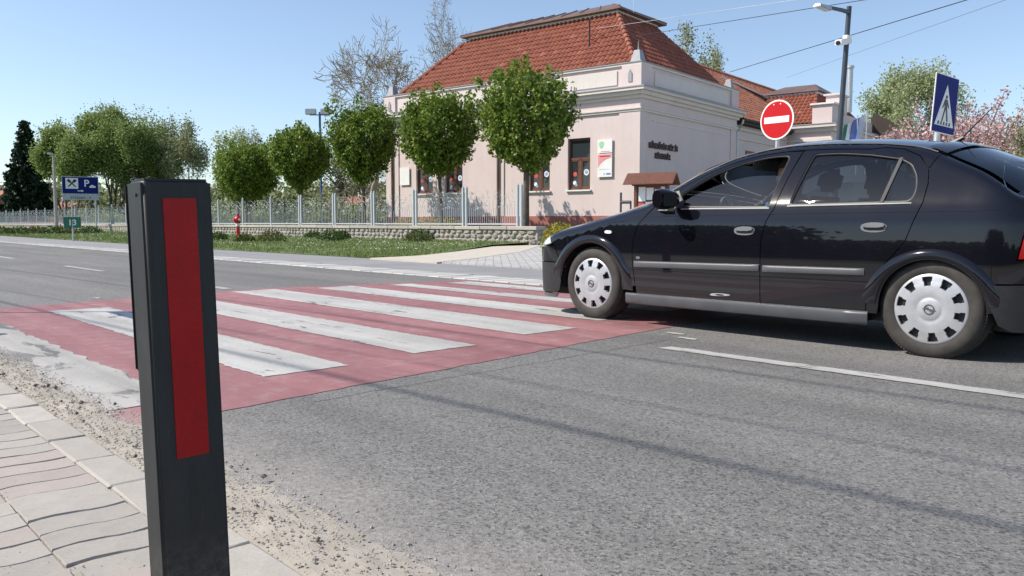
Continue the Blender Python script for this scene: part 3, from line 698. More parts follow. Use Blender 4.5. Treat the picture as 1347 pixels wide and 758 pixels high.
def roof_tiles(parent,eL,eR,tR,tL,mat='tile',tw=.22,tl=.30,name='roof_tiles'):
    eL,eR,tR,tL=map(Vector,(eL,eR,tR,tL)); U=(eR-eL).normalized(); n=(U.cross(tL-eL)).normalized()
    if n.z<0: n=-n
    Vd=n.cross(U); 
    if Vd.dot(tL-eL)<0: Vd=-Vd
    Hh=(tL-eL).dot(Vd); rows=int(math.ceil(Hh/tl)); V=[];F=[]
    prof=[(0,.0),(.25,.05),(.5,.065),(.75,.03),(1.0,-.012)]
    for r_ in range(rows):
        v0=r_*tl; t0=v0/Hh; t1=min(1,(v0+tl)/Hh)
        l=min((eL.lerp(tL,t0)-eL).dot(U),(eL.lerp(tL,t1)-eL).dot(U)) if False else ((eL.lerp(tL,(t0+t1)/2)-eL).dot(U))
        rt=(eR.lerp(tR,(t0+t1)/2)-eL).dot(U)
        k0=int(math.ceil(l/tw-.3)); k1=int(math.floor(rt/tw+.3))
        for k in range(k0,k1):
            b=len(V); jz=rng.normal(0,.004)
            for a,h in prof: V.append(eL+U*((k+a)*tw)+Vd*(v0-.03)+n*(h+.045+jz))
            for a,h in prof: V.append(eL+U*((k+a)*tw)+Vd*min(v0+tl,Hh)+n*(h+.008+jz))
            for i in range(4): F.append((b+i,b+i+1,b+6+i,b+5+i))
            for a,h in prof: V.append(eL+U*((k+a)*tw)+Vd*(v0-.03)+n*(h+.015+jz))
            for i in range(4): F.append((b+10+i,b+11+i,b+i+1,b+i))
    pydata(name,V,F,M[mat],parent,kind='stuff')
def plane4(name,p,mat,parent,th=.06):
    a,b,c,d=map(Vector,p); n=((b-a).cross(d-a)).normalized()
    if n.z<0: n=-n
    v=[*(q for q in (a,b,c,d)),*(q-n*th for q in (a,b,c,d))]
    m=MB(); m.add(v,[(0,1,2,3),(7,6,5,4),(0,4,5,1),(1,5,6,2),(2,6,7,3),(3,7,4,0)]); return m.build(name,mat,parent)
def ridge_tiles(parent,a,b,r=.11,mat='tile',L=.34):
    a,b=Vector(a),Vector(b); n=int((b-a).length/L); d=(b-a).normalized()
    m=MB(); 
    for i in range(n):
        p=a+d*L*i; q=p+d*(L+.03); m.tube([p+Vector((0,0,.03)),q+Vector((0,0,.0))],[r*1.1,r*.85],7)
    m.build('ridge_tile_row',M[mat],parent,kind='stuff')
bld=empty('culture_house',(-19.046*1.1,23.786*1.1,-.079),R(8.7),label='pale pink corner building with red tiled mansard roof and parapet',cat='building')
bld.scale=(1.1,1.1,1.1)
W1=13.45; D1=8.4
# window openings on the street front: centre u, sill, head
WIN=[(-2.65,2.05,4.02),(-4.55,2.05,4.02),(-9.2,2.08,4.02),(-10.98,2.08,4.02)]; WW=1.04
def wallgrid(m,x0,x1,y0,y1,z0,z1,wins):
    xs=x0
    for u,s,h in sorted(wins):
        m.box((xs,y0,z0),(u-WW/2,y1,z1)); m.box((u-WW/2,y0,z0),(u+WW/2,y1,s)); m.box((u-WW/2,y0,h),(u+WW/2,y1,z1)); xs=u+WW/2
    m.box((xs,y0,z0),(x1,y1,z1))
m=MB(); wallgrid(m,-W1,0,0,.38,-.1,5.30,WIN); m.build('front_wall',M['wall'],bld)
for q in ((-.38,0),(-W1,-W1+.38)): part('side_wall',M['wall'],bld,lambda m:m.box((q[0],.38,-.1),(q[1],D1,5.30)))
m=MB(); m.box((-W1+.38,D1-.3,0),(-.38,D1-.002,5.30)); m.build('back_wall',M['wall'],bld)
def band(name,z0,z1,out,mat,x0=-W1,y1=D1,**k):
    m=MB(); m.box((x0-out,-out,z0),(out,.2,z1)); m.box((-.2,.2,z0),(out,y1+out,z1)); m.box((x0-out,.2,z0),(x0+.2,y1+out,z1)); return m.build(name,mat,bld,**k)
band('plinth',-.1,1.05,.04,M['plinth'])
band('frieze_moulding',4.84,4.92,.07,M['trim'])
band('frieze_moulding',4.92,4.97,.11,M['trim'])
band('frieze',4.97,5.30,.035,M['wall'])
band('cornice',5.30,5.42,.12,M['trim']); band('cornice',5.42,5.56,.22,M['trim']); band('cornice',5.56,5.66,.34,M['trim'])
band('cornice_flashing',5.66,5.70,.37,M['sheet'])
band('parapet',5.70,6.50,.02,M['wall']); band('parapet_cap',6.50,6.58,.09,M['trim']); band('parapet_flashing',6.58,6.61,.12,M['sheet'])
# raised panels on the parapet and corner piers
for q in (((-6.2,-.055,5.84),(-.95,0,6.36)),((-12.6,-.055,5.84),(-7.4,0,6.36)),((0,1.0,5.84),(.055,7.4,6.36))): part('parapet_panel',M['trim'],bld,lambda m:m.box(*q))
for q in [((u-.36,-.10,5.70),(u+.36 if u<-1 else .10,-.02,6.50)) for u in (-.36,-6.8,-13.09)]+[((.02,-.019,5.70),(.10,.70,6.50)),((.02,7.72,5.70),(.10,8.42,6.50))]: part('parapet_pier',M['wall'],bld,lambda m:m.box(*q))
M['relief']=M['trim']
for u in (-.36,-6.8,-13.09): part('relief',M['sheet'],bld,lambda m:m.prism([(u-.08,5.9),(u+.08,5.9),(u+.08,6.2),(u,6.34),(u-.08,6.2)],.10,.13,Matrix.Rotation(PI/2,4,'X')))
# pilaster strips at the ends and a shallow one at the corner of the side
for q in [((a+.003,-.045,1.06),(.042 if b==0 else b,0,4.84)) for a,b in ((-.85,0),(-W1,-W1+.85),(-7.25,-6.35))]+[((0,.001,1.06),(.042,.45,4.84)),((0,7.85,1.06),(.042,8.40,4.84))]: part('pilaster',M['wall'],bld,lambda m:m.box(*q))
m=MB(); m.box((.0,.9,4.55),(.02,7.4,4.60)); m.box((0,.9,4.2),(.0,.9,4.2)); m.build('string_moulding',M['trim'],bld)
def finial(x,y,sc=1,spike=True):
    m=MB(); m.add([(x-.22*sc,y-.22*sc,6.6),(x+.22*sc,y-.22*sc,6.6),(x+.22*sc,y+.22*sc,6.6),(x-.22*sc,y+.22*sc,6.6),(x-.11*sc,y-.11*sc,7.05),(x+.11*sc,y-.11*sc,7.05),(x+.11*sc,y+.11*sc,7.05),(x-.11*sc,y+.11*sc,7.05)],[(0,1,5,4),(1,2,6,5),(2,3,7,6),(3,0,4,7),(4,5,6,7)])
    if spike: m.tube([(x,y,7.0),(x,y,7.38)],[.03,.008],6)
    m.build('finial',M['sheet'],bld)
finial(-.22,.22); finial(-6.85,.22,.95,False); finial(-13.2,.22,1,False); finial(-.22,8.1,.9,False)
# windows
GL=NT('reflecting_window_glass'); GL.set((.03,.04,.045),.03); M['pane']=GL.m
M['stick_w']=simple('white_window_sticker',(.75,.76,.78),.6); M['stick_r']=simple('red_window_sticker',(.6,.08,.06),.6); M['stick_b']=simple('blue_window_sticker',(.2,.35,.6),.6)
for wi,(u,s,h) in enumerate(WIN):
    fr=MB(); y0,y1=.10,.17; a,b=u-WW/2,u+WW/2; tz=3.24
    for q in ((a,s,a+.08,h),(b-.08,s,b,h),(a,s,b,s+.09),(a,h-.08,b,h),(a,tz-.05,b,tz+.05),(u-.055,s,u+.055,tz)): fr.box((q[0],y0,q[1]),(q[2],y1,q[3]))
    for p0,p1 in ((a+.08,u-.055),(u+.055,b-.08)):
        for q in ((p0,s+.09,p0+.045,tz-.05),(p1-.045,s+.09,p1,tz-.05),(p0,s+.09,p1,s+.135),(p0,tz-.095,p1,tz-.05)): fr.box((q[0],y0+.01,q[1]),(q[2],y1-.012,q[3]))
    f=fr.build('window_frame',M['brown_wood'],bld)
    for p0,z0,p1,z1 in ((a+.08,tz+.05,b-.08,h-.08),(a+.12,s+.13,u-.10,tz-.09),(u+.10,s+.13,b-.12,tz-.09)):
        part('pane',M['pane'],f,lambda m:m.box((p0,y0+.03,z0),(p1,y0+.036,z1)))
    part('window_sill',M['white'],f,lambda m:m.box((a-.06,-.09,s-.055),(b+.06,.10,s+.001)))
    def disc(cx,cz,r,mt,yy=.098,n=14):
        part('sticker',M[mt],f,lambda m:m.prism([(cx+r*math.cos(k*2*PI/n),cz+r*math.sin(k*2*PI/n)) for k in range(n)],-yy-.028,-yy-.026,Matrix.Rotation(PI/2,4,'X')))
    disc(u+.27,2.72,.12,'stick_w'); disc(u+.27,2.72,.07,'stick_b',.096) 
    disc(u-.25,2.66,.09,'stick_r'); disc(u-.27,2.33,.08,'stick_w'); disc(u-.20,2.25,.06,'stick_b')
for u in (-6.62,-12.98): part('drainpipe',M['brown_sheet'],bld,lambda m:m.tube([(u,-.10,.3),(u,-.10,5.2),(u,-.2,5.4)],.05,8))
# street front plaques
M['poster_green']=simple('pale_green_print',(.35,.62,.35),.5); M['poster_pink']=simple('pink_print',(.72,.30,.32),.5); M['poster_blue']=simple('blue_print',(.12,.22,.5),.5)
pl=part('information_board',M['white_sign'],bld,lambda m:(m.box((-1.76,-.075,2.50),(-1.12,-.045,3.36)),m.box((-1.76,-.075,3.40),(-1.12,-.045,3.90))))
part('green_emblem',M['poster_green'],pl,lambda m:m.prism([(-1.70,3.78),(-1.58,3.84),(-1.46,3.78),(-1.50,3.62),(-1.58,3.54),(-1.66,3.62)],.076,.079,Matrix.Rotation(PI/2,4,'X')))
part('pink_swoosh',M['poster_pink'],pl,lambda m:m.prism([(-1.74,3.34),(-1.14,3.34),(-1.14,3.22),(-1.40,3.14),(-1.62,3.00),(-1.74,2.84)],.076,.079,Matrix.Rotation(PI/2,4,'X')))
part('red_text_line',M['red_sign'],pl,lambda m:(m.box((-1.66,-.080,3.25),(-1.2,-.0795,3.29)),m.box((-1.6,-.0785,3.44),(-1.2,-.0765,3.455))))
part('blue_logo',M['poster_blue'],pl,lambda m:(m.box((-1.36,-.079,2.58),(-1.17,-.0765,2.64)),m.box((-1.48,-.079,2.59),(-1.42,-.0765,2.63)),m.box((-1.68,-.079,2.78),(-1.25,-.0765,2.787))))
part('plaque',M['white_sign'],bld,lambda m:m.box((-12.5,-.07,2.50),(-11.88,-.05,3.30)))
# lettering on the side wall
def text(s,size,ext=.01,font=None,align='CENTER',bold=.0):
    c=bpy.data.curves.new('lettering','FONT'); c.body=s; c.size=size; c.extrude=ext; c.align_x=align; c.offset=bold; c.space_word=1.5
    o=bpy.data.objects.new('tmp',c); COL.objects.link(o); dg=bpy.context.evaluated_depsgraph_get(); me=bpy.data.meshes.new_from_object(o.evaluated_get(dg)); bpy.data.objects.remove(o); return me
M['letter']=simple('dark_red_letters',(.05,.012,.012),.5)
for s_,cy,cz,wd in (('M\u0170VEL\u0150D\u00c9SI H\u00c1Z \u00c9S',1.78,3.56,2.25),('K\u00d6NYVT\u00c1R',1.72,3.20,1.22)):
    me=text(s_,.28,.02,bold=.009); o=addmesh('lettering',me,M['letter'],bld,(.03,cy,cz),(PI/2,0,PI/2))
    xs=[v.co.x for v in me.vertices]; o.scale=(wd/(max(xs)-min(xs)),1,1)
# roof of the corner pavilion
T=2.6; zt=9.2; e=.12; ze=6.45; XR=-13.1
A=(XR+.1+e,e,ze);B=(-.12-e,e,ze);Cc=(-.12-e,D1-e,ze);Dd=(XR+.1+e,D1-e,ze)
a2=(XR+T,T,zt);b2=(-T,T,zt);c2=(-T,D1-T,zt);d2=(XR+T,D1-T,zt)
rf=plane4('roof',(A,B,b2,a2),M['tile_base'],bld); roof_tiles(rf,A,B,b2,a2)
rf2=plane4('roof',(B,Cc,c2,b2),M['tile_base'],bld); roof_tiles(rf2,B,Cc,c2,b2)
plane4('roof',(Cc,Dd,d2,c2),M['tile_base'],bld); plane4('roof',(Dd,A,a2,d2),M['tile_base'],bld)
ridge_tiles(rf,(B[0],B[1],B[2]+.05),(b2[0],b2[1],b2[2]+.05)); ridge_tiles(rf,(A[0],A[1],A[2]+.05),(a2[0],a2[1],a2[2]+.05))
m=MB(); o_=.16
m.box((a2[0]-o_+.1,T-o_+.1,zt-.02),(b2[0]+o_-.1,D1-T+o_-.1,zt+.10)); m.build('roof_band',M['white'],bld)
o_=.34; z0=zt+.10; m=MB()
P=[(a2[0]-o_,T-o_,z0),(b2[0]+o_,T-o_,z0),(b2[0]+o_,D1-T+o_,z0),(a2[0]-o_,D1-T+o_,z0)]
Q=[(a2[0]+1.2,D1/2,z0+.78),(b2[0]-1.2,D1/2,z0+.78)]
v=P+[(x,y,z+.08) for x,y,z in P]+Q
m.add(v,[(0,1,5,4),(1,2,6,5),(2,3,7,6),(3,0,4,7),(3,2,1,0),(4,5,9,8),(5,6,9),(6,7,8,9),(7,4,8)]); cap=m.build('roof_cap',M['brown_sheet'],bld)
m=MB()
for k in range(10):
    f_=k/9; xx=P[0][0]+(P[1][0]-P[0][0])*f_; xq=Q[0][0]+(Q[1][0]-Q[0][0])*f_; m.tube([(xx,P[0][1],z0+.09),(xq,D1/2,z0+.80)],.025,4)
m.tube([P[1][:2]+(z0+.1,),Q[1]],.03,4); m.tube([P[2][:2]+(z0+.1,),Q[1]],.03,4); m.build('standing_seam',M['brown_sheet'],cap)
part('aerial_pole',M['dark_wood'],bld,lambda m:(m.tube([(-3.0,1.2,7.2),(-3.0,1.2,8.75)],.035,6),m.box((-2.9,1.1,7.55),(-2.6,1.2,7.62)),m.tube([(-2.3,1.5,8.0),(-1.7,1.5,8.0)],.03,5)))
part('lightning_rod',M['steel'],bld,lambda m:m.tube([(-2.2,3.2,9.3),(-2.2,3.2,11.2)],.012,5))
# low wing behind
WY0,WY1=D1,15.0
part('wing_wall',M['wall'],bld,lambda m:m.box((-8,WY0+.003,-.1),(-.25,27,5.20)))
part('wing_moulding',M['trim'],bld,lambda m:(m.box((-.25,WY0+.01,4.55),(-.19,15,4.62)),m.box((-.25,WY0+.01,4.95),(-.16,15,5.08))))
part('wing_plinth',M['plinth'],bld,lambda m:m.box((-.25,WY0+.01,-.1),(-.20,15,1.05)))
ea=(.05,D1+.05,5.42); eb=(.05,27,5.42); ra=(-4.1,D1-1.5,8.75); rb=(-4.1,27,8.75)
wr=plane4('wing_roof',(ea,eb,rb,(-4.1,D1+.05,8.75)),M['tile_base'],bld); roof_tiles(wr,ea,(.05,15.2,5.42),(-4.1,27,8.75),(-4.1,D1+.05,8.75),'tile_old',.20,.28)
plane4('wing_roof',((-8.2,D1+.05,5.42),(-8.2,27,5.42),rb,(-4.1,D1+.05,8.75)),M['tile_base'],bld)
ridge_tiles(wr,(-4.1,D1,8.80),(-4.1,27,8.80),.10,'tile_old')
part('eaves',M['dark_wood'],bld,lambda m:(m.box((-.25,WY0+.4,5.20),(.12,15,5.34)),))
part('gutter',M['dark_wood'],bld,lambda m:m.tube([(.17,WY0+.5,5.36),(.17,15,5.36)],.07,8))
part('drainpipe',M['steel'],bld,lambda m:m.tube([(.2,8.75,5.35),(.16,8.75,5.2),(-.12,8.85,4.85),(-.12,8.85,.3)],.055,8))
for yy in (10.6,12.6):
    f=part('window_frame',M['brown_wood'],bld,lambda m:(m.box((-.24,yy-.5,1.9),(-.20,yy-.42,4.1)),m.box((-.24,yy+.42,1.9),(-.20,yy+.5,4.1)),m.box((-.24,yy-.42,4.02),(-.20,yy+.42,4.1)),m.box((-.24,yy-.42,1.9),(-.20,yy+.42,1.98))))
    part('pane',M['pane'],f,lambda m:m.box((-.245,yy-.42,1.98),(-.225,yy+.42,4.02)))
# second pavilion, stepping forward
PX=1.95; PY0=15.3; PY1=23.5
def band2(name,z0,z1,out,mat):
    m=MB(); m.box((-4,PY0-out,z0),(PX+out,PY0+.2,z1)); m.box((PX-.2,PY0+.2,z0),(PX+out,PY1+out,z1)); return m.build(name,mat,bld)
part('pavilion_wall',M['wall'],bld,lambda m:m.box((-4,PY0,-.1),(PX,PY1,5.30)))
band2('plinth',-.1,1.05,.04,M['plinth']); band2('frieze_moulding',4.84,4.96,.08,M['trim']); band2('cornice',5.30,5.50,.16,M['trim']); band2('cornice',5.50,5.64,.30,M['trim']); band2('cornice_flashing',5.64,5.68,.33,M['sheet'])
part('parapet_pier',M['wall'],bld,lambda m:(m.box((PX-.95,PY0-.02,5.68),(PX+.02,PY0+.9,6.62)),))
part('pier_cap',M['white'],bld,lambda m:m.box((PX-1.05,PY0-.12,6.62),(PX+.14,PY0+1.0,6.70)))
part('parapet',M['wall'],bld,lambda m:(m.box((PX-.35,PY0+.9,5.68),(PX,PY1,6.30)),m.box((PX-.6,PY0+.9,6.3),(PX+.06,PY0+2.2,7.15))))
part('gable_cap',M['trim'],bld,lambda m:m.box((PX-.7,PY0+.8,7.15),(PX+.12,PY0+2.3,7.24)))
e0=(-4,PY0+.1,5.75);e1=(PX-.9,PY0+.1,5.75);t1=(PX-1.6,PY0+2.4,7.6);t0=(-2.4,PY0+2.4,7.6)
r3=plane4('pavilion_roof',(e0,e1,t1,t0),M['tile_base'],bld); roof_tiles(r3,e0,e1,t1,t0); ridge_tiles(r3,e1,t1)
e2=(PX-.35,PY0+.9,5.9);e3=(PX-.35,PY1,5.9);t3=(PX-1.6,PY1-2.4,7.6)
r4=plane4('pavilion_roof',(e1,e3,t3,t1),M['tile_base'],bld); roof_tiles(r4,(PX-.9,PY0+.1,5.75),(PX-.9,PY1,5.75),t3,t1)
part('roof_band',M['white'],bld,lambda m:m.box((-2.6,PY0+2.25,7.52),(PX-1.5,PY1-2.3,7.64)))
m=MB(); P=[(-2.7,PY0+2.1,7.66),(PX-1.35,PY0+2.1,7.66),(PX-1.35,PY1-2.1,7.66),(-2.7,PY1-2.1,7.66)]; q=(-.2,PY0+3.9,8.28); q2=(-1.9,PY0+3.9,8.28)
m.add(P+[q,q2],[(0,1,4,5),(1,2,4),(2,3,5,4),(3,0,5),(3,2,1,0)]); m.build('roof_cap',M['brown_sheet'],bld)
plane4('gable_flashing',((-4.1,13.5,8.78),(-2.3,PY0+2.0,7.7),(-2.3,PY0+2.3,7.55),(-4.1,PY0+2.2,8.3)),M['white'],bld)
part('overhanging_roof_edge',M['dark_wood'],bld,lambda m:m.prism([(PX+.05,6.9),(PX+2.2,5.6),(PX+2.2,5.4),(PX-.3,5.5)],-22.6,-22.3,Matrix.Rotation(PI/2,4,'X')))
part('side_lobby',M['wall'],bld,lambda m:(m.box((PX+.003,22.7,-.1),(PX+4.4,26,5.2)),m.box((PX+.003,22.6,5.2),(PX+4.5,26,5.32))))
part('lobby_roof',M['dark_wood'],bld,lambda m:m.prism([(PX-.2,6.7),(PX+.5,6.2),(PX+1.5,5.32),(PX-.2,5.32)],-25.8,-22.75,Matrix.Rotation(PI/2,4,'X')))
part('window_hood',M['white'],bld,lambda m:m.box((PX-1.5,PY0-.16,4.55),(PX-.5,PY0,4.72)))
ch=part('flue',M['steel'],bld,lambda m:(m.tube([(PX-.3,19,6.6),(PX-.3,19,8.9)],.15,14),m.tube([(PX-.3,19,8.9),(PX-.3,19,9.02)],.2,14)))
# flags
M['flag_blue']=simple('blue_flag_cloth',(.10,.16,.42),.8); M['flag_pale']=simple('pale_grey_flag_cloth',(.45,.48,.58),.8); M['flag_red']=simple('red_flag_cloth',(.5,.05,.05),.8); M['flag_green']=simple('green_flag_cloth',(.04,.18,.10),.8)
for i,(px,mats,lab) in enumerate([(1122,('flag_red','white','flag_green'),'red white and green flag hanging on the end of the building'),(1134,('flag_pale','flag_blue'),'pale blue flag hanging right of the tricolour flag')]):
    D=38; x,y=gx(px,D); ft=empty('flag',(x,y,0),R(47),label=lab,cat='flag'); z0=.79+(293-(157 if i==0 else 150))*D/1077
    part('flagpole',M['steel'],ft,lambda m:m.tube([(.0,0,3.0),(0,0,z0+.1)],.025,6))
    n=len(mats)
    for k,mt in enumerate(mats):
        v=[];f_=[]
        for a in range(7):
            for b in range(7):
                t_=a/6; s__=(k+b/6)/n*.62; v.append((-s__-.25*t_*(1) ,.05*math.sin(6*s__+4*t_),z0-.1-1.35*t_-.45*s__))
        for a in range(6):
            for b in range(6): f_.append((a*7+b,a*7+b+1,a*7+b+8,a*7+b+7))
        pydata('stripe_cloth',v,f_,M[mt],ft,smooth=True)
# red orange roofed houses far left and behind the maples
def house(px,D,w_,d_,h,rh,label,rz=.3,roofm='tile_old'):
    x,y=gx(px,D); t=empty('house',(x,y,0),rz,label=label,cat='house')
    part('wall',M['wall'],t,lambda m:m.box((-w_/2,-d_/2,0),(w_/2,d_/2,h)))
    part('roof',M[roofm],t,lambda m:m.add([(-w_/2-.4,-d_/2-.4,h),(w_/2+.4,-d_/2-.4,h),(w_/2+.4,d_/2+.4,h),(-w_/2-.4,d_/2+.4,h),(-w_/2-.4,0,h+rh),(w_/2+.4,0,h+rh)],[(0,1,5,4),(2,3,4,5),(0,4,3),(1,2,5),(3,2,1,0)]))
    for k in (-.25,.25): 
        f=part('window',M['white'],t,lambda m:m.box((w_*k-.7,-d_/2-.06,1.0),(w_*k+.7,-d_/2+.02,2.3))); part('pane',M['pane'],f,lambda m:m.box((w_*k-.6,-d_/2-.08,1.1),(w_*k+.6,-d_/2-.065,2.2)))
    part('chimney',M['wall'],t,lambda m:m.box((w_*.2,-.3,h+rh*.5),(w_*.2+.6,.3,h+rh+.8)))
house(-8,120,9,8,2.8,2.6,'red roofed house at the far left edge beside the spruce')
house(468,70,3.4,4,2.0,1.0,'small house with an orange roof behind the maples',.2,'tile')
house(72,125,10,8,2.2,1.6,'pink roofed house low behind the fence right of the spruce',.5)

# the near side of the road behind the camera: a hedge row and garden trees (they mirror in the car)
mass('hedge_row',[(-80,-22,-30,-20,2.8,2.6),(-30,-21,-17,-21,4.6,2.6),(-17,-22,-4,-21,2.4,2.2),(-4,-21,5,-21,3.8,2),(5,-22,40,-22,2.6,2.6)],'leaf_dark',60000,.55,'')
# ------------------------------------------------------------------ signs, poles, cables, bollard
def tilted(e,ang):
    ax=Vector((FWD.x,FWD.y,0)); e.matrix_world=Matrix.Translation(e.location)@Matrix.Rotation(ang,4,ax)@Matrix.Rotation(e.rotation_euler.z,4,'Z')
XZ=Matrix.Rotation(PI/2,4,'X')   # poly (x,z) -> plate facing -Y, height h -> y=-h
def plate(name,poly,y0,y1,mat,parent,**k): return part(name,mat,parent,lambda m:m.prism(poly,-y1,-y0,XZ),**k)
def circ(cx,cz,r,n=48): return [(cx+r*math.cos(2*PI*k/n),cz+r*math.sin(2*PI*k/n)) for k in range(n)]
def rect(x0,z0,x1,z1): return [(x0,z0),(x1,z0),(x1,z1),(x0,z1)]
# no entry
x,y=gx(1013,12.7); e=empty('road_sign',(x,y,0),R(-7),label='round red no entry sign with a white bar on a thin grey post',cat='sign')
zc=2.36
part('post',M['steel'],e,lambda m:m.tube([(0,.04,0),(0,.04,2.66)],.03,12)); 
s_=plate('sign_plate',circ(0,zc,.302),-.0,.012,M['white_sign'],e); plate('red_disc',circ(0,zc,.278),-.004,-.0,M['red_sign'],s_); plate('white_bar',rect(-.225,zc-.048,.225,zc+.048),-.007,-.004,M['white_sign'],s_)
for q in (-.06,.06): plate('rivet',circ(q,zc+.235,.010,8),-.0065,-.004,M['white_sign'],s_)
plate('clamp',rect(-.05,zc+.1,.05,zc+.14),.012,.05,M['steel'],e); plate('clamp',rect(-.05,zc-.14,.05,zc-.1),.012,.05,M['steel'],e)
tilted(e,R(1.2))
# crossing sign
def crossing_sign(px,D,zb,zt_,wd,rz,label,tilt,pos=None):
    x,y=pos or gx(px,D); e=empty('crossing_sign',(x,y,0),rz,label=label,cat='sign'); h=zt_-zb; c=(zb+zt_)/2
    part('post',M['steel'],e,lambda m:m.tube([(0,.07,0),(0,.07,zt_-.1)],.038,14))
    s_=plate('sign_plate',rect(-wd/2,zb,wd/2,zt_),0,.014,M['white_sign'],e,bevel=.004); plate('blue_field',rect(-wd/2+.012,zb+.012,wd/2-.012,zt_-.012),-.003,0,M['blue_sign'],s_)
    bz=zb+h*.13; tz=zt_-h*.16
    plate('white_triangle',[(-wd*.41,bz),(wd*.41,bz),(0,tz)],-.006,-.003,M['white_sign'],s_)
    k=h/.75
    m=MB()
    def pp(poly): m.prism([(a,bz+b*k) for a,b in poly],.006,.009,XZ)
    pp(circ(.005,.375,.024,12)); pp([(-.035,.345),(.03,.345),(.04,.22),(-.03,.22)]); pp([(-.03,.225),(.005,.225),(-.055,.06),(-.085,.06)]); pp([(.005,.225),(.04,.225),(.085,.075),(.055,.06)])
    pp([(-.035,.34),(-.02,.30),(-.075,.22),(-.09,.235)]); pp([(.03,.34),(.02,.30),(.075,.235),(.088,.25)])
    for a in (-.17,-.095,-.02,.055,.13): pp([(a-.012,.012),(a+.03,.012),(a+.03-abs(a)*.0,.055),(a+.0,.055)])
    m.build('pedestrian_symbol',M['black_sign'],s_)
    tilted(e,tilt); return e
crossing_sign(1221,11.0,1.97,2.73,.62,R(84),'blue and white pedestrian crossing sign on a leaning grey post',R(3.6))
# street lamp with camera
x,y=gx(1092,18); e=empty('street_lamp',(x,y,0),0,label='tall dark street lamp with one short arm and a white camera box',cat='street lamp')
part('pole',M['dark_pole'],e,lambda m:m.tube([(0,0,0),(0,0,1.2),(0,0,1.22),(0,0,5.42)],[.085,.085,.062,.052],12),smooth=True)
part('arm',M['dark_pole'],e,lambda m:m.tube([(0,.03,5.30),(0,-.3,5.28),(-.02,-.92,5.22)],[.045,.042,.035],10),smooth=True)
part('lamp_head',M['steel'],e,lambda m:m.add([(-.10,-.88,5.14),(.08,-.88,5.14),(.06,-1.38,5.14),(-.10,-1.38,5.14),(-.07,-.88,5.25),(.05,-.88,5.25),(.04,-1.36,5.20),(-.08,-1.36,5.20)],[(0,1,2,3),(4,7,6,5),(0,4,5,1),(1,5,6,2),(2,6,7,3),(3,7,4,0)]),bevel=.015)
cmb=part('camera_box',M['white_sign'],e,lambda m:(m.box((-.10,-.42,4.70),(.07,-.12,4.83)),m.box((-.06,-.14,4.70),(.06,.06,4.90))),bevel=.015); cmb.rotation_euler=(R(14),0,0); cmb.location=(0,1.22,.08)
part('camera_lens',M['black'],cmb,lambda m:m.tube([(-.015,-.45,4.755),(-.015,-.42,4.76)],.045,12))
tilted(e,R(2.6))
# floodlights on a blue mast
x,y=gx(424,58); e=empty('floodlight_mast',(x,y,0),R(47),label='blue floodlight mast with two lamp heads above the row of maples',cat='floodlight')
mz=.79+(293-150)*58/1077
part('mast',simple('blue_mast_paint',(.05,.13,.30),.5),e,lambda m:(m.tube([(0,0,0),(0,0,mz)],.08,8),m.tube([(-.7,0,mz-.2),(.5,0,mz-.2)],.04,6)))
for q in (-.62,.45): part('lamp_head',M['steel'],e,lambda m:m.box((q-.38,-.15,mz-.18),(q+.38,.12,mz+.22)),bevel=.04)
# concrete lamp far left
x,y=gx(76,72); e=empty('street_lamp',(x,y,0),R(60),label='pale concrete street lamp at the fence, left of the blue sign',cat='street lamp')
lz=.79+(293-206)*72/1077
part('pole',M['conc'],e,lambda m:m.tube([(0,0,0),(0,0,lz)],[.17,.10],8)); part('arm',M['steel'],e,lambda m:m.tube([(0,0,lz-.1),(0,-.5,lz+.1)],.05,6)); part('lamp_head',M['steel'],e,lambda m:m.box((-.16,-1.2,lz+.02),(.16,-.5,lz+.18)),bevel=.03)
# blue services sign
x,y=gx(109.5,62); e=empty('services_sign',(x,y,0),R(78),label='blue sign with crossed cutlery and parking symbols on two posts',cat='sign')
u=62/1077; zt_=.79+(293-233)*u; zb=.79+(293-256)*u; zg=.79+(293-263.5)*u; Wd=2.32/math.cos(R(20))
for q,zz in ((-.62,0),(.98,0)): part('post',M['steel'],e,lambda m:m.tube([(q,.05,0),(q,.05,zt_-.1)],.05,8))
s_=plate('sign_plate',rect(-Wd/2,zb,Wd/2,zt_),0,.03,M['grey_sign'],e); plate('blue_field',rect(-Wd/2+.05,zb+.05,Wd/2-.05,zt_-.05),-.004,0,M['blue_sign'],s_)
plate('name_panel',rect(-Wd/2+.02,zg,Wd/2-.02,zb-.02),0,.03,M['grey_sign'],e)
me=text('\u00c9TTEREM - P','.' and .30,.004); o=addmesh('lettering',me,M['black_sign'],e,(0,-.006,zg+.08),(PI/2,0,0)); o.scale=(.8,.8,1)
cx,cz=-.56,(zt_+zb)/2+.14
plate('white_square',rect(cx-.42,cz-.40,cx+.42,cz+.40),-.007,-.004,M['white_sign'],s_)
m=MB()
for a in (-1,1):
    rot=Matrix.Rotation(a*R(45),2); P=[rot@Vector(p) for p in ((-.04,-.36),(.04,-.36),(.045,.1),(.10,.2),(.09,.38),(-.09,.38),(-.10,.2),(-.045,.1))]
    m.prism([(cx+p.x,cz+p.y) for p in P],.0075 if a>0 else .010,.0099 if a>0 else .012,XZ)
m.build('crossed_cutlery',M['black_sign'],s_)
me=text('P',.72,.004,bold=.012); addmesh('lettering',me,M['white_sign'],s_,(.42,-.006,cz-.22),(PI/2,0,0))
plate('car_symbol',[(.60,cz-.30),(1.02,cz-.30),(1.02,cz-.18),(.92,cz-.17),(.86,cz-.10),(.72,cz-.10),(.66,cz-.18),(.60,cz-.2)],-.007,-.004,M['white_sign'],s_)
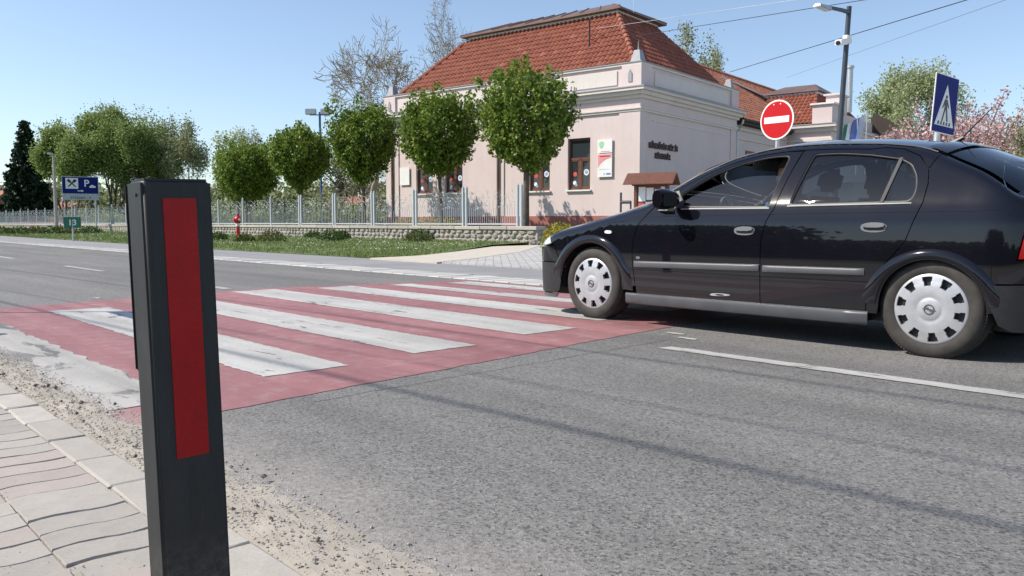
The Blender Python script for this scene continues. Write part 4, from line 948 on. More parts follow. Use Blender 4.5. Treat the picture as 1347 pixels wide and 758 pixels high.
plate('arrow_symbol',[(-.2,zb+.22),(.06,zb+.22),(.06,zb+.16),(.22,zb+.25),(.06,zb+.34),(.06,zb+.28),(-.2,zb+.28)],-.007,-.004,M['white_sign'],s_)
# green number sign
x,y=gx(97,35); e=empty('number_sign',(x,y,0),R(66),label='small green sign reading 13 on one post in the grass verge',cat='sign')
part('post',M['steel'],e,lambda m:m.tube([(0,.03,0),(0,.03,.9)],.035,8)); s_=plate('sign_plate',rect(-.33,.56,.33,1.03),0,.02,M['green_sign'],e,bevel=.004)
me=text('13',.34,.003,bold=.006); addmesh('lettering',me,M['white_sign'],s_,(0,-.005,.68),(PI/2,0,0))
# hydrant
x,y=gx(314,36.5); z=vz(x,y); e=empty('fire_hydrant',(x,y,z),0,label='red and white pillar fire hydrant in the verge before the stone wall',cat='hydrant')
part('column',M['hyd_red'],e,lambda m:m.lathe([(0,0),(.13,0),(.13,.04),(.085,.06),(.08,.58),(.0,.58)],16),smooth=True)
part('white_band',M['white_sign'],e,lambda m:m.lathe([(0,.56),(.092,.56),(.092,.70),(0,.70)],16),smooth=True)
part('head',M['hyd_red'],e,lambda m:(m.lathe([(0,.69),(.11,.70),(.155,.76),(.165,.86),(.14,.95),(.08,1.0),(.05,1.02),(.05,1.08),(.03,1.12),(0,1.12)],18),m.tube([(-.23,0,.85),(.23,0,.85)],[.06,.06],12),m.tube([(0,-.2,.85),(0,0,.85)],.065,12)),smooth=True)
for q in (-.24,.24): part('outlet_cap',M['steel'],e,lambda m:m.tube([(q-.02,0,.85),(q+.02,0,.85)],.07,10))
# notice board with little roof
x,y=gx(856,27.5); e=empty('notice_board',(x,y,0),R(20),label='wooden notice board under a little shingled roof by the house corner',cat='notice board')
for q in (-.55,.55): part('post',M['brown_wood'],e,lambda m:m.box((q-.05,-.05,0),(q+.05,.05,2.12)))
part('board',M['brown_wood'],e,lambda m:m.box((-.5,-.02,.85),(.5,.03,2.05)))
bd=rect
for a,b,c_,d_,mt in [(-.44,1.5,-.2,1.98,'white_sign'),(-.17,1.55,.08,1.95,'white_sign'),(.12,1.45,.30,1.9,'white_sign'),(.33,1.6,.46,1.98,'white_sign'),(-.45,1.1,-.24,1.44,'stick_r'),(-.20,1.05,.0,1.48,'white_sign'),(.04,1.0,.26,1.4,'brown_wood'),(.28,1.1,.45,1.5,'white_sign'),(-.1,.9,.02,1.02,'stick_r')]:
    part('paper_notice',M[mt],e,lambda m:m.box((a,-.03,b),(c_,-.021,d_)))
for s__ in (-1,1):
    for k in range(4):
        y0=s__*(.0+.11*k); y1=s__*(.0+.11*(k+1)+.02); z0=2.42-.09*k; z1=2.42-.09*(k+1)-.016
        part('shingle_row',M['brown_wood'],e,lambda m:m.add([(-.85,y0,z0+.03),(.85,y0,z0+.03),(.85,y1,z1+.03),(-.85,y1,z1+.03),(-.85,y0,z0),(.85,y0,z0),(.85,y1,z1),(-.85,y1,z1)],[(0,1,2,3),(7,6,5,4),(0,4,5,1),(1,5,6,2),(2,6,7,3),(3,7,4,0)]))
part('gable_board',M['brown_wood'],e,lambda m:(m.prism([(-.40,2.08),(.40,2.08),(0,2.40)],-.62,-.60,Matrix.Rotation(PI/2,4,'Z')@XZ),m.prism([(-.40,2.08),(.40,2.08),(0,2.40)],.60,.62,Matrix.Rotation(PI/2,4,'Z')@XZ)))
# small dark rail beside it
x,y=gx(816,25.5); e=empty('bicycle_rail',(x,y,0),R(20),label='low dark metal rail beside the notice board',cat='rail')
part('rail',M['dark_pole'],e,lambda m:(m.tube([(0,0,0),(0,0,1.72)],.035,8),m.tube([(0,0,1.42),(.32,0,1.42)],.05,8),m.tube([(.32,0,0),(.32,0,1.45)],.03,8)))
# overhead cables: three along the near pavement (their shadows cross the road)
k_=1/math.tan(SUN_EL); sd=Vector((-math.cos(SUN_AZ),-math.sin(SUN_AZ)))
def cable_pole(x,y,h,label,r=.11,arms=True):
    e=empty('utility_pole',(x,y,0),0,label=label,cat='utility pole'); part('pole',M['bark'],e,lambda m:m.tube([(0,0,-.1),(0,0,h)],[r*1.2,r],10),smooth=True)
    if arms: part('crossarm',M['bark'],e,lambda m:m.box((-.05,-1.3,h-.45),(.05,1.3,h-.33)))
    return e
for (xa,ya,xb,yb,h,r,lab) in [(-14.38,3.14,-1.03,3.85,6.0,.012,'overhead cable over the near pavement, the one whose shadow runs closest to the car'),(-11.22,2.07,-.78,2.93,6.3,.008,'thinnest overhead cable over the near pavement'),(-9.49,1.75,-.62,2.36,5.7,.015,'thickest overhead cable over the near pavement, casting the shadow nearest the bollard')]:
    sh=sd*h*k_; sl_=(yb-ya)/(xb-xa); f=lambda X:(X,ya+sl_*(X+sh.x-xa)-sh.y,h)
    o=MB().tube([f(-66),f(34)],r,6).build('overhead_cable',M['black']); tag(o,lab,'cable','cables along the near pavement')
cable_pole(-66,-5.0,6.6,'wooden utility pole far down the near pavement'); cable_pole(34,.6,6.6,'wooden utility pole behind the camera')
def p3(px,py,D): x,y=gx(px,D); return (x,y,.79+(293-py)*D/1077)
for (a,b,c_,d_,r,lab) in [((786,43.5),31.0,(1500,-57),14,.007,'thin pale cable from the roof aerial to the upper right'),((829,54),30.5,(1500,-50),14,.009,'dark cable crossing the slope of the tiled roof'),((955,99),36,(1500,-65),14,.011,'dark cable passing behind the street lamp camera'),((1029,106),42,(1500,-60),14,.004,'faintest cable, passing right of the street lamp')]:
    o=MB().tube([p3(*a,b),p3(*c_,d_)],r,6).build('overhead_cable',M['steel'] if r==.007 else M['black']); tag(o,lab,'cable','cables above the culture house')
x,y=gx(1500,14); cable_pole(x,y,6.3,'wooden utility pole right of the picture that carries the roof cables',arms=False)
# sign post off to the left: it throws the thin straight shadow on the crossing
e=empty('road_sign',(-9.15,.48,0),0,label='thin post with a narrow sign plate left of the picture',cat='sign')
part('post',M['steel'],e,lambda m:m.tube([(0,0,0),(0,0,2.9)],.022,8)); part('sign_plate',M['grey_sign'],e,lambda m:m.box((.03,-.01,2.25),(.75,.01,2.55)))
# reflector bollards
def bollard(loc,label,tilt):
    e=empty('bollard',loc,0,label=label,cat='bollard',group='dark plastic bollards along the kerb')
    Wb,Db,Hb=.124,.080,.868
    part('body',M['plastic_dark'],e,lambda m:m.box((-Db/2,-Wb/2,-.05),(Db/2,Wb/2,Hb)),bevel=.007,seg=3,smooth=True)
    part('back_plate',M['black'],e,lambda m:m.box((-Db/2-.008,-Wb/2-.001,.52),(-Db/2-.0005,Wb/2+.001,Hb-.006)),bevel=.003)
    part('red_reflector',M['refl'],e,lambda m:m.box((Db/2+.0002,-.028,Hb-.505),(Db/2+.0016,.031,Hb-.035)))
    for q in (): part('reflector_rivet',M['plastic_dark'],e,lambda m:m.lathe([(0,.003),(.004,.0022),(.0045,0)],10,0,Matrix.Translation((Db/2+.0016,.0015,q))@Matrix.Rotation(PI/2,4,'Y')))
    part('white_reflector',M['white_sign'],e,lambda m:m.box((-Db/2-.0096,-.03,Hb-.30),(-Db/2-.0082,.03,Hb-.04)))
    for q in (-.032,):
        part('screw',M['plastic_dark'],e,lambda m:m.lathe([(0,.0025),(.0035,.002),(.004,0)],10,0,Matrix.Translation((.01,-Wb/2,Hb-.028))@Matrix.Rotation(PI/2,4,'X')))
    tilted(e,tilt); return e
t=NT('red_reflective_tape'); c=t.ramp(t.noise(14,7,.7),(.3,(.26,.001,.003)),(.7,(.34,.002,.004)))
hx=t.vor(260); t.bump(hx,.25,.001); sc_=t.ramp(t.noise(120,3,.7),(.56,0.),(.70,1.)); c=t.mix(t.math('MULTIPLY',sc_,.4),c,(.16,.012,.014)); c=t.mix(t.ramp(t.vor(210,None,'DISTANCE_TO_EDGE'),(.0,.35),(.06,0.)),c,(.16,.004,.006)); c=t.mix(t.math('MULTIPLY',t.ramp(t.noise(5,8,.8),(.5,0.),(.75,1.)),.08),c,(.24,.08,.07)); M['refl']=t.set(c,.35,None,Specular_IOR_Level=.25)
t=NT('weathered_dark_plastic'); sc=t.n('Mapping'); sc.inputs['Scale'].default_value=(1,1,.12); t.l(t.c.outputs['Object'],sc.inputs[0])
c=t.ramp(t.noise(40,8,.75,sc.outputs[0]),(.3,(.011,.014,.016)),(.75,(.024,.028,.030))); dz=t.ramp(t.noise(9,9,.8),(.55,0.),(.75,1.)); c=t.mix(t.math('MULTIPLY',dz,.12),c,(.12,.125,.12)); xx,yy,zz=t.sep(); mud=t.math('MULTIPLY',t.mapr(zz,.22,.0,0.,.7),t.ramp(t.noise(26,8,.8),(.42,.0),(.62,1.))); c=t.mix(mud,c,(.22,.19,.155)); s3=t.n('Mapping'); s3.inputs['Scale'].default_value=(1,1,.06); s3.inputs['Rotation'].default_value=(.25,.1,0); t.l(t.c.outputs['Object'],s3.inputs[0]); c=t.mix(t.math('MULTIPLY',t.ramp(t.noise(160,3,.6,s3.outputs[0]),(.66,0.),(.72,1.)),.15),c,(.12,.125,.12)); t.bump(t.noise(420,3),.12,.0006); M['plastic_dark']=t.set(c,.45,None,Specular_IOR_Level=.3)
bollard((-1.515,.57,.0),'dark bollard with a long red reflective strip in the left foreground',R(-1.3))
bollard((-7.19,.53,0),'second dark bollard farther down the kerb, left of the picture',0)
# ------------------------------------------------------------------ the black hatchback
# ---- analytic car body surface (metres; x from the nose back, y outwards, z up) ----
CL=4.11; HWD=.845
def _plan():
    pts=[]
    n=3.3; a=.62; 
    for i in range(121):
        th=(math.pi/2)*(1-i/120)
        pts.append((a-a*math.sin(th)**(2/n), (HWD-.02)*max(math.cos(th),0)**(2/n)))
    for i in range(1,121):
        x=a+(3.66-a)*i/120; t=(x-a)/(3.66-a)
        pts.append((x,(HWD-.02)+.02*math.sin(math.pi*min(1,t*1.02))))
    n=3.0; a2=CL-3.66; y2=pts[-1][1]
    for i in range(1,121):
        th=(math.pi/2)*i/120
        pts.append((3.66+a2*math.sin(th)**(2/n), y2*max(math.cos(th),0)**(2/n)))
    P=np.array(pts); d=np.r_[0,np.cumsum(np.hypot(*np.diff(P,axis=0).T))]
    # arc length such that s==x at x=1.5
    k=np.argmin(abs(P[:,0]-1.5)); s=d-d[k]+P[k,0]
    return s,P
PS,PP=_plan()
S_FRONT,S_REAR=PS[0],PS[-1]
def plan(s): return np.array([np.interp(s,PS,PP[:,0]),np.interp(s,PS,PP[:,1])])
def plann(s,h=.03):
    a=plan(s-h);b=plan(s+h); t=b-a; L=math.hypot(*t)+1e-9
    return np.array([-t[1],t[0]])/L      # outward
EDGE=np.array([(-.35,.60),(.05,.62),(.2,.66),(.37,.71),(.65,.765),(.85,.81),(1.09,.865),(1.25,.905),(1.375,.94),(1.50,1.005),(1.62,1.08),(1.76,1.16),(1.99,1.255),(2.21,1.303),(2.43,1.322),(2.66,1.32),(2.88,1.308),(3.07,1.292),(3.27,1.262),(3.38,1.228),(3.67,1.086),(3.94,.94),(4.1,.93),(5,.93)])
def _smooth_edge():
    xs=np.linspace(-.6,5,561); z=np.interp(xs,EDGE[:,0],EDGE[:,1])
    for _ in range(30): z[1:-1]=(z[:-2]+z[2:]+2*z[1:-1])/4
    return xs,z
EX,EZ=_smooth_edge()
def zedge(s): return float(np.interp(s,EX,EZ))
def sp(t,w): # softplus ramp
    t=t/w
    return w*(math.log1p(math.exp(t)) if t<30 else t)
def inward(s,z):
    i=.10*max(0,.50-z)**2+.14*max(0,z-.52)**2
    i+=.20*sp(z-.80,.006)+.20*sp(z-.90,.015)+.22*max(0,z-.92)**2
    ze=zedge(s); r=.055 if s>1.4 else .07
    t=(z-(ze-r))/r
    if t>0: t=min(t,.995); i+=r*(1-math.sqrt(max(0,1-t*t)))*.9
    # bumpers stand a little proud at the ends
    return i
def surf(s,z,off=0.0):
    c=plan(s); n=plann(s); i=inward(s,z)-off
    return np.array([c[0]-n[0]*i,c[1]-n[1]*i,z])
def surfn(s,z):
    h=.004
    a=surf(s+h,z)-surf(s-h,z); b=surf(s,z+h)-surf(s,z-h)
    n=np.cross(a,b); L=np.linalg.norm(n); n=n/(L+1e-12)
    c=plann(s)
    if n[0]*c[0]+n[1]*c[1]<-.05: n=-n
    if n[2]<-.6: n=-n
    return n

t=NT('black_car_paint'); n=t.noise(1.8,6,.6); c=t.ramp(n,(.3,(.0045,.0045,.0075)),(.7,(.006,.006,.010)))
dust=t.ramp(t.noise(5,9,.75),(.45,0.),(.8,1.)); x_,y_,z_=t.sep(); low=t.mapr(z_,.50,.20,0.,.10); c=t.mix(t.math('ADD',t.math('MULTIPLY',dust,.015),low),c,(.10,.095,.088))
rf_=t.ramp(t.noise(7,8,.75),(.35,.10),(.75,.16)); t.set(c,rf_,0,**{'Coat_Weight':.85,'Coat_Roughness':.022,'Specular_IOR_Level':.08}); M['paint']=t.m
M['blacktrim']=simple('black_trim_plastic',(.018,.018,.019),.45,0,.2,20,.05,200)
M['greytrim']=simple('grey_trim_plastic',(.085,.087,.092),.42,0,.12,6,.03,200)
M['skirt']=simple('dark_grey_sill_plastic',(.07,.072,.078),.38,0,.15,6)
M['chrome']=simple('brushed_silver_trim',(.17,.175,.18),.45,.2,.08,20)
M['divider']=simple('matt_grey_divider',(.10,.10,.105),.85,0,.05,5,Specular_IOR_Level=.1)
M['tyre']=simple('tyre_rubber',(.042,.038,.034),.78,0,.3,14,.1,90)
M['cover']=simple('silver_wheel_cover',(.49,.495,.51),.38,.45,.15,7,.1,60)
M['coverdark']=simple('dark_steel_wheel',(.03,.03,.032),.6,.3,.2,9)
M['int']=simple('dark_grey_upholstery',(.08,.088,.10),.85,0,.2,12); M['intlight']=simple('light_headlining',(.38,.38,.36),.9,0,.05,6); M['intmid']=simple('grey_interior_plastic',(.17,.18,.19),.7,0,.1,8)
M['lamp_red']=simple('red_lamp_lens',(.42,.008,.01),.12,0,.1,12); M['lamp_clear']=simple('clear_lamp_lens',(.62,.66,.68),.10,.3,.1,14); M['lamp_white']=simple('milky_indicator_lens',(.72,.72,.70),.2)
def glass(name,tint,refl=1.0):
    t=NT(name); tr=t.n('BsdfTransparent'); tr.inputs[0].default_value=(*tint,1); gl=t.n('BsdfGlossy'); gl.inputs['Roughness'].default_value=.01; gl.inputs[0].default_value=(1,1,1,1)
    fr=t.n('Fresnel'); fr.inputs[0].default_value=1.55; mx=t.n('MixShader'); t.l(t.math('MULTIPLY',fr.outputs[0],refl,True),mx.inputs[0]); t.l(tr.outputs[0],mx.inputs[1]); t.l(gl.outputs[0],mx.inputs[2]); t.l(mx.outputs[0],t.out.inputs[0]); return t.m
M['glass']=glass('clear_side_glass',(.84,.92,.90),1.25); M['glass_t']=glass('tinted_rear_glass',(.24,.32,.35),1.1); M['glass_ws']=glass('windscreen_glass',(.80,.88,.85),1.2)
X0=-5.322+2.05; YC=5.82
car=empty('parked_hatchback',(X0,YC,0),0,label='black five door hatchback with silver ten slot wheel covers standing on the crossing',cat='car')
def W(p,sg=1): return (p[0]-2.05,-sg*p[1],p[2])
def polyoffset(P,d):
    "shrink polygon by d"
    n=len(P); A=sum(P[i][0]*P[(i+1)%n][1]-P[(i+1)%n][0]*P[i][1] for i in range(n)); s=1 if A>0 else -1; out=[]
    for i in range(n):
        a,b,c=Vector(P[i-1]),Vector(P[i]),Vector(P[(i+1)%n]); e1=(b-a); e2=(c-b)
        if e1.length<1e-7 or e2.length<1e-7: out.append(tuple(b)); continue
        e1.normalize(); e2.normalize(); n1=Vector((-e1.y,e1.x))*s; n2=Vector((-e2.y,e2.x))*s; m_=n1+n2
        L=max(.35,m_.length/2*1.0); m_.normalize() if m_.length>1e-6 else None; out.append(tuple(b+m_*d/max(.6,m_.dot(n1) if m_.length>0 else 1)))
    return out
def dens(P,step=.022):
    out=[]
    for a,b in zip(P,P[1:]+P[:1]):
        L=math.hypot(b[0]-a[0],b[1]-a[1]); n=max(1,int(L/step))
        for k in range(n): out.append((a[0]+(b[0]-a[0])*k/n,a[1]+(b[1]-a[1])*k/n))
    return out
def rnd(P,it=2):
    "Chaikin round"
    for _ in range(it):
        q=[]
        for a,b in zip(P,P[1:]+P[:1]): q+=[(a[0]*.75+b[0]*.25,a[1]*.75+b[1]*.25),(a[0]*.25+b[0]*.75,a[1]*.25+b[1]*.75)]
        P=q
    return P
def cut(P,d=.014):
    out=[]; n=len(P)
    for i in range(n):
        a,b,c=Vector(P[i-1]),Vector(P[i]),Vector(P[(i+1)%n]); da=min(d,(b-a).length*.3); dc=min(d,(c-b).length*.3)
        out+=[tuple(b+(a-b).normalized()*da),tuple(b+(c-b).normalized()*dc)]
    return out
def inside(P,x,y): return in_poly(x,y,P)
def panel(name,outline,mat,parent,holes=(),off=0.,gap=.003,lip=.016,step=.034,fsurf=None,fnorm=None,sides=(1,-1),holelip=.02,**k):
    fs=fsurf or surf; fn=fnorm or surfn
    O=polyoffset(dens(outline,step*.8),gap) if gap else dens(outline,step*.8); Hs=[polyoffset(dens(h,step*.6),0) if True else h for h in holes]
    co=[Vector(p) for p in O]; ed=[(i,(i+1)%len(O)) for i in range(len(O))]; loops=[list(range(len(O)))]
    for h in Hs:
        b=len(co); co+=[Vector(p) for p in h]; ed+=[(b+i,b+(i+1)%len(h)) for i in range(len(h))]; loops.append(list(range(b,b+len(h))))
    xs=[p[0] for p in O]; ys=[p[1] for p in O]; nb=len(co); B=np.array([tuple(c) for c in co])
    for i,x in enumerate(np.arange(min(xs)+step/2,max(xs),step)):
        for y in np.arange(min(ys)+step/2+(step/2 if i%2 else 0),max(ys),step):
            if inside(O,x,y) and not any(inside(h,x,y) for h in Hs) and np.min((B[:,0]-x)**2+(B[:,1]-y)**2)>(step*.45)**2: co.append(Vector((x,y)))
    r=delaunay_2d_cdt(co,ed,[],1 if not Hs else 0,1e-7)
    V2=[(v.x,v.y) for v in r[0]]; F=[]
    for f in r[2]:
        cx=sum(V2[i][0] for i in f)/3; cy=sum(V2[i][1] for i in f)/3
        if inside(O,cx,cy) and not any(inside(h,cx,cy) for h in Hs): F.append(tuple(f))
    V3=[fs(a,b,off) for a,b in V2]; N3=[fn(a,b) for a,b in V2]; nV=len(V3)
    orig={}
    for i,l in enumerate(r[3]):
        for q in l: orig[q]=i
    lipF=[]; LV=[];LN=[]
    for li,lp in enumerate(loops):
        L_=lip if li==0 else holelip
        if not L_: continue
        idx=[orig.get(i) for i in lp]
        if any(i is None for i in idx): continue
        base=nV+len(LV)
        n=len(idx)
        for i in idx: LV.append(V3[i]+N3[i]*0); LN.append(N3[i])
        for i in idx: LV.append(V3[i]-N3[i]*L_); LN.append(N3[i])
        for i in range(n): j=(i+1)%n; lipF.append((base+i,base+j,base+n+j,base+n+i))
    for sg in sides:
        me=bpy.data.meshes.new(name)
        VV=[W(p,sg) for p in V3]+[W(p,sg) for p in LV]
        FF=[]
        for f in F:
            a,b,c=(Vector(VV[i]) for i in f); nn=(b-a).cross(c-a); nv=N3[f[0]]; w_=Vector((nv[0],-sg*nv[1],nv[2]))
            FF.append(f if nn.dot(w_)>0 else f[::-1])
        me.from_pydata(VV,[],FF+lipF); me.shade_smooth()
        nn=[(nv[0],-sg*nv[1],nv[2]) for nv in N3]+[(0,0,0)]*len(LV)
        lip_flags=[False]*len(FF)+[True]*len(lipF)
        me.update()
        sm=[not q for q in lip_flags]; me.polygons.foreach_set('use_smooth',sm)
        me.normals_split_custom_set_from_vertices(nn)
        o=addmesh(name,me,mat,parent if not callable(parent) else parent(sg),**k)
        if sg==sides[0]: first=o
        else: second=o
    return (first,second) if len(sides)>1 else first
def arc(cx,cz,r,a0,a1,n=26): return [(cx+r*math.cos(R(a0+(a1-a0)*k/n)),cz+r*math.sin(R(a0+(a1-a0)*k/n))) for k in range(n+1)]
FW=(.835,.293); RW=(3.47,.286)
ze=lambda s:zedge(s)-.0005
def edgeline(a,b,n=12): return [(a+(b-a)*k/n,ze(a+(b-a)*k/n)) for k in range(n+1)]
doorF=[(1.472,.925),(1.381,.836),(1.325,.778),(1.28,.66),(1.272,.56),(1.279,.464),(1.312,.262),(1.32,.235)]
Bsh=[(2.528,1.272),(2.494,1.11),(2.456,.886),(2.412,.80),(2.389,.708),(2.38,.652),(2.385,.292),(2.388,.235)]
rear=[(3.10,.235),(3.108,.339),(3.151,.472),(3.237,.576),(3.32,.675),(3.371,.826),(3.399,.91),(3.403,1.021),(3.384,1.114),(3.311,1.195),(3.20,1.245),(3.08,1.262)]
# fender
panel('front_fender',[(1.31,.30)]+arc(*FW,.335,-2,180,30)+[(.50,.293),(.478,.45),(.42,.592),(.40,.60),(.36,.64),(.34,.69)]+edgeline(.36,1.44,16)+[(1.465,.925),(1.381,.836),(1.325,.778),(1.28,.66),(1.272,.56),(1.279,.464),(1.30,.33)],M['paint'],car)
# front door
win1=cut([(1.70,.903),(2.412,.893),(2.452,1.225),(2.43,1.252),(2.345,1.254),(2.25,1.246),(2.097,1.218),(1.90,1.150),(1.78,1.082),(1.66,1.00),(1.62,.93)])
topF=[(s,zedge(s)-.042) for s in (2.42,2.3,2.2,2.1,2.0,1.9,1.8,1.7,1.6,1.52)]
fd=panel('front_door',doorF[::-1]+[] if False else ([*doorF,*Bsh[::-1]][:8]+Bsh[::-1]+[(2.528,1.272)]+topF),M['paint'],car,holes=[win1])
win2=cut([(2.552,.905),(3.145,.912),(3.32,.915),(3.343,.95),(3.344,1.01),(3.326,1.075),(3.28,1.145),(3.20,1.188),(3.0,1.225),(2.8,1.247),(2.63,1.25),(2.612,1.235)])
topR=[(s,zedge(s)-.042) for s in (3.0,2.9,2.8,2.7,2.6,2.545)]
rd=panel('rear_door',[(2.532,1.272)]+Bsh[1:]+[(2.45,.235)]+rear+topR,M['paint'],car,holes=[win2])
# body side: roof rail, C pillar, rear quarter
bs=[(1.445,.965)]+edgeline(1.46,3.98,60)+[(4.02,.95),(4.04,.87),(3.965,.86),(3.93,.70),(3.905,.585),(4.0,.575),(4.02,.452),(3.80,.445)]+[p for p in arc(*RW,.29,30,180,26)]+[(3.176,.235)]+rear+topR+topF[:]+[(1.495,.935)]
bs=[p for i,p in enumerate(bs)]
panel('rear_quarter',[(3.45,ze(3.45))]+edgeline(3.5,3.98,12)+[(4.02,.95),(4.04,.87),(3.965,.86),(3.93,.70),(3.905,.585),(3.98,.58),(4.0,.455),(3.765,.448)]+arc(*RW,.29,33,180,26)+[(3.172,.235)]+rear[:9]+[(3.40,1.15),(3.42,1.2)],M['paint'],car)
panel('roof_rail',[(1.45,.958)]+edgeline(1.46,3.45,50)+[(3.42,1.2),(3.40,1.15),(3.384,1.114),(3.311,1.195),(3.20,1.245),(3.08,1.262)]+topR+topF+[(1.49,.94)],M['paint'],car,gap=.002)
# bumpers and lamps
NBf=S_FRONT+.002; NBr=S_REAR-.002
panel('front_bumper',[(NBf,.20),(.42,.19),(.47,.22),(.492,.30),(.475,.452),(NBf,.452)],M['blacktrim'],car,step=.05)
panel('bumper_upper',[(NBf,.456),(.475,.456),(.455,.52),(.42,.588),(.40,.596),(.0,.575),(NBf,.575)],M['paint'],car,step=.05,off=.004)
hl=panel('headlight',rnd([(.0,.585),(.37,.602),(.345,.65),(.31,.685),(.18,.655),(.02,.63)],1),M['lamp_clear'],car,step=.03,off=-.002)
panel('grille',[(NBf,.58),(-.02,.58),(-.02,.625),(NBf,.60)],M['blacktrim'],car,step=.05)
panel('spoiler_lip',[(NBf,.15),(.40,.15),(.44,.185),(NBf,.19)],M['greytrim'],car,step=.05,off=-.01)
panel('rear_bumper',[(3.80,.445),(4.02,.452),(NBr,.46),(NBr,.19),(3.90,.185),(3.83,.22),(3.795,.30),(3.775,.40)],M['blacktrim'],car,step=.05,off=.006)
tl=panel('tail_light',[(3.97,.858),(4.045,.866),(4.075,.80),(4.09,.60),(3.91,.588),(3.935,.70)],M['lamp_red'],car,step=.03,off=.002)
panel('tailgate',[(4.05,.93),(NBr,.93),(NBr,.465),(4.03,.458),(4.01,.575),(4.095,.60),(4.08,.80),(4.05,.87)],M['paint'],car,step=.05)
# flares round the wheel openings
def flare(c,r0,r1,a0,a1,sg,parent,r0b=None,r1b=None):
    V=[];F=[];N=34; prof=[(0,-.05),(0,.004),(.14,.017),(.35,.024),(.62,.020),(.86,.010),(1,.0)]
    for i in range(N+1):
        a=a0+(a1-a0)*i/N; k=abs(i/N-.5)*2
        ra=r0+(k**2)*(.018); rb=r1+(k**2)*(.05)
        for q,h in prof:
            r_=ra+(rb-ra)*q; s_=c[0]+r_*math.cos(R(a)); z=max(.20,c[1]+r_*math.sin(R(a))); p=surf(s_,z,h*.8*(1-.95*k**5)); V.append(W(p,sg))
    m=len(prof)
    for i in range(N):
        for j in range(m-1): F.append((i*m+j,i*m+j+1,(i+1)*m+j+1,(i+1)*m+j) if sg>0 else (i*m+j,(i+1)*m+j,(i+1)*m+j+1,i*m+j+1))
    me=bpy.data.meshes.new('arch_flare'); me.from_pydata(V,[],F); bm=bmesh.new(); bm.from_mesh(me); bmesh.ops.recalc_face_normals(bm,faces=bm.faces); bm.to_mesh(me); bm.free(); me.shade_smooth(); addmesh('arch_flare',me,M['paint'],parent)
for sg in (1,-1): flare(FW,.330,.398,-4,172,sg,car); flare(RW,.287,.352,0,178,sg,car)
# strips on the sides
def strip(name,s0,s1,z0a,z1a,z0b,z1b,th,mat,parent,sg,n=24,base=0.):
    V=[];F=[]
    prof=[(0,-.002),(.08,th*.8),(.25,th),(.75,th),(.92,th*.75),(1,-.002)]; m=len(prof)
    for i in range(n+1):
        t_=i/n; s_=s0+(s1-s0)*t_; a=z0a+(z0b-z0a)*t_; b=z1a+(z1b-z1a)*t_; e_=1 if 0<i<n else .35
        for q,h in prof: V.append(W(surf(s_,a+(b-a)*q,base+h*e_),sg))
    for i in range(n):
        for j in range(m-1): F.append((i*m+j,i*m+j+1,(i+1)*m+j+1,(i+1)*m+j))
    F+=[tuple(range(m)),tuple(n*m+k for k in range(m))]
    me=bpy.data.meshes.new(name); me.from_pydata(V,[],F); bm=bmesh.new(); bm.from_mesh(me); bmesh.ops.recalc_face_normals(bm,faces=bm.faces); bm.to_mesh(me); bm.free(); me.shade_smooth(); me.set_sharp_from_angle(angle=R(50)); return addmesh(name,me,mat,parent)
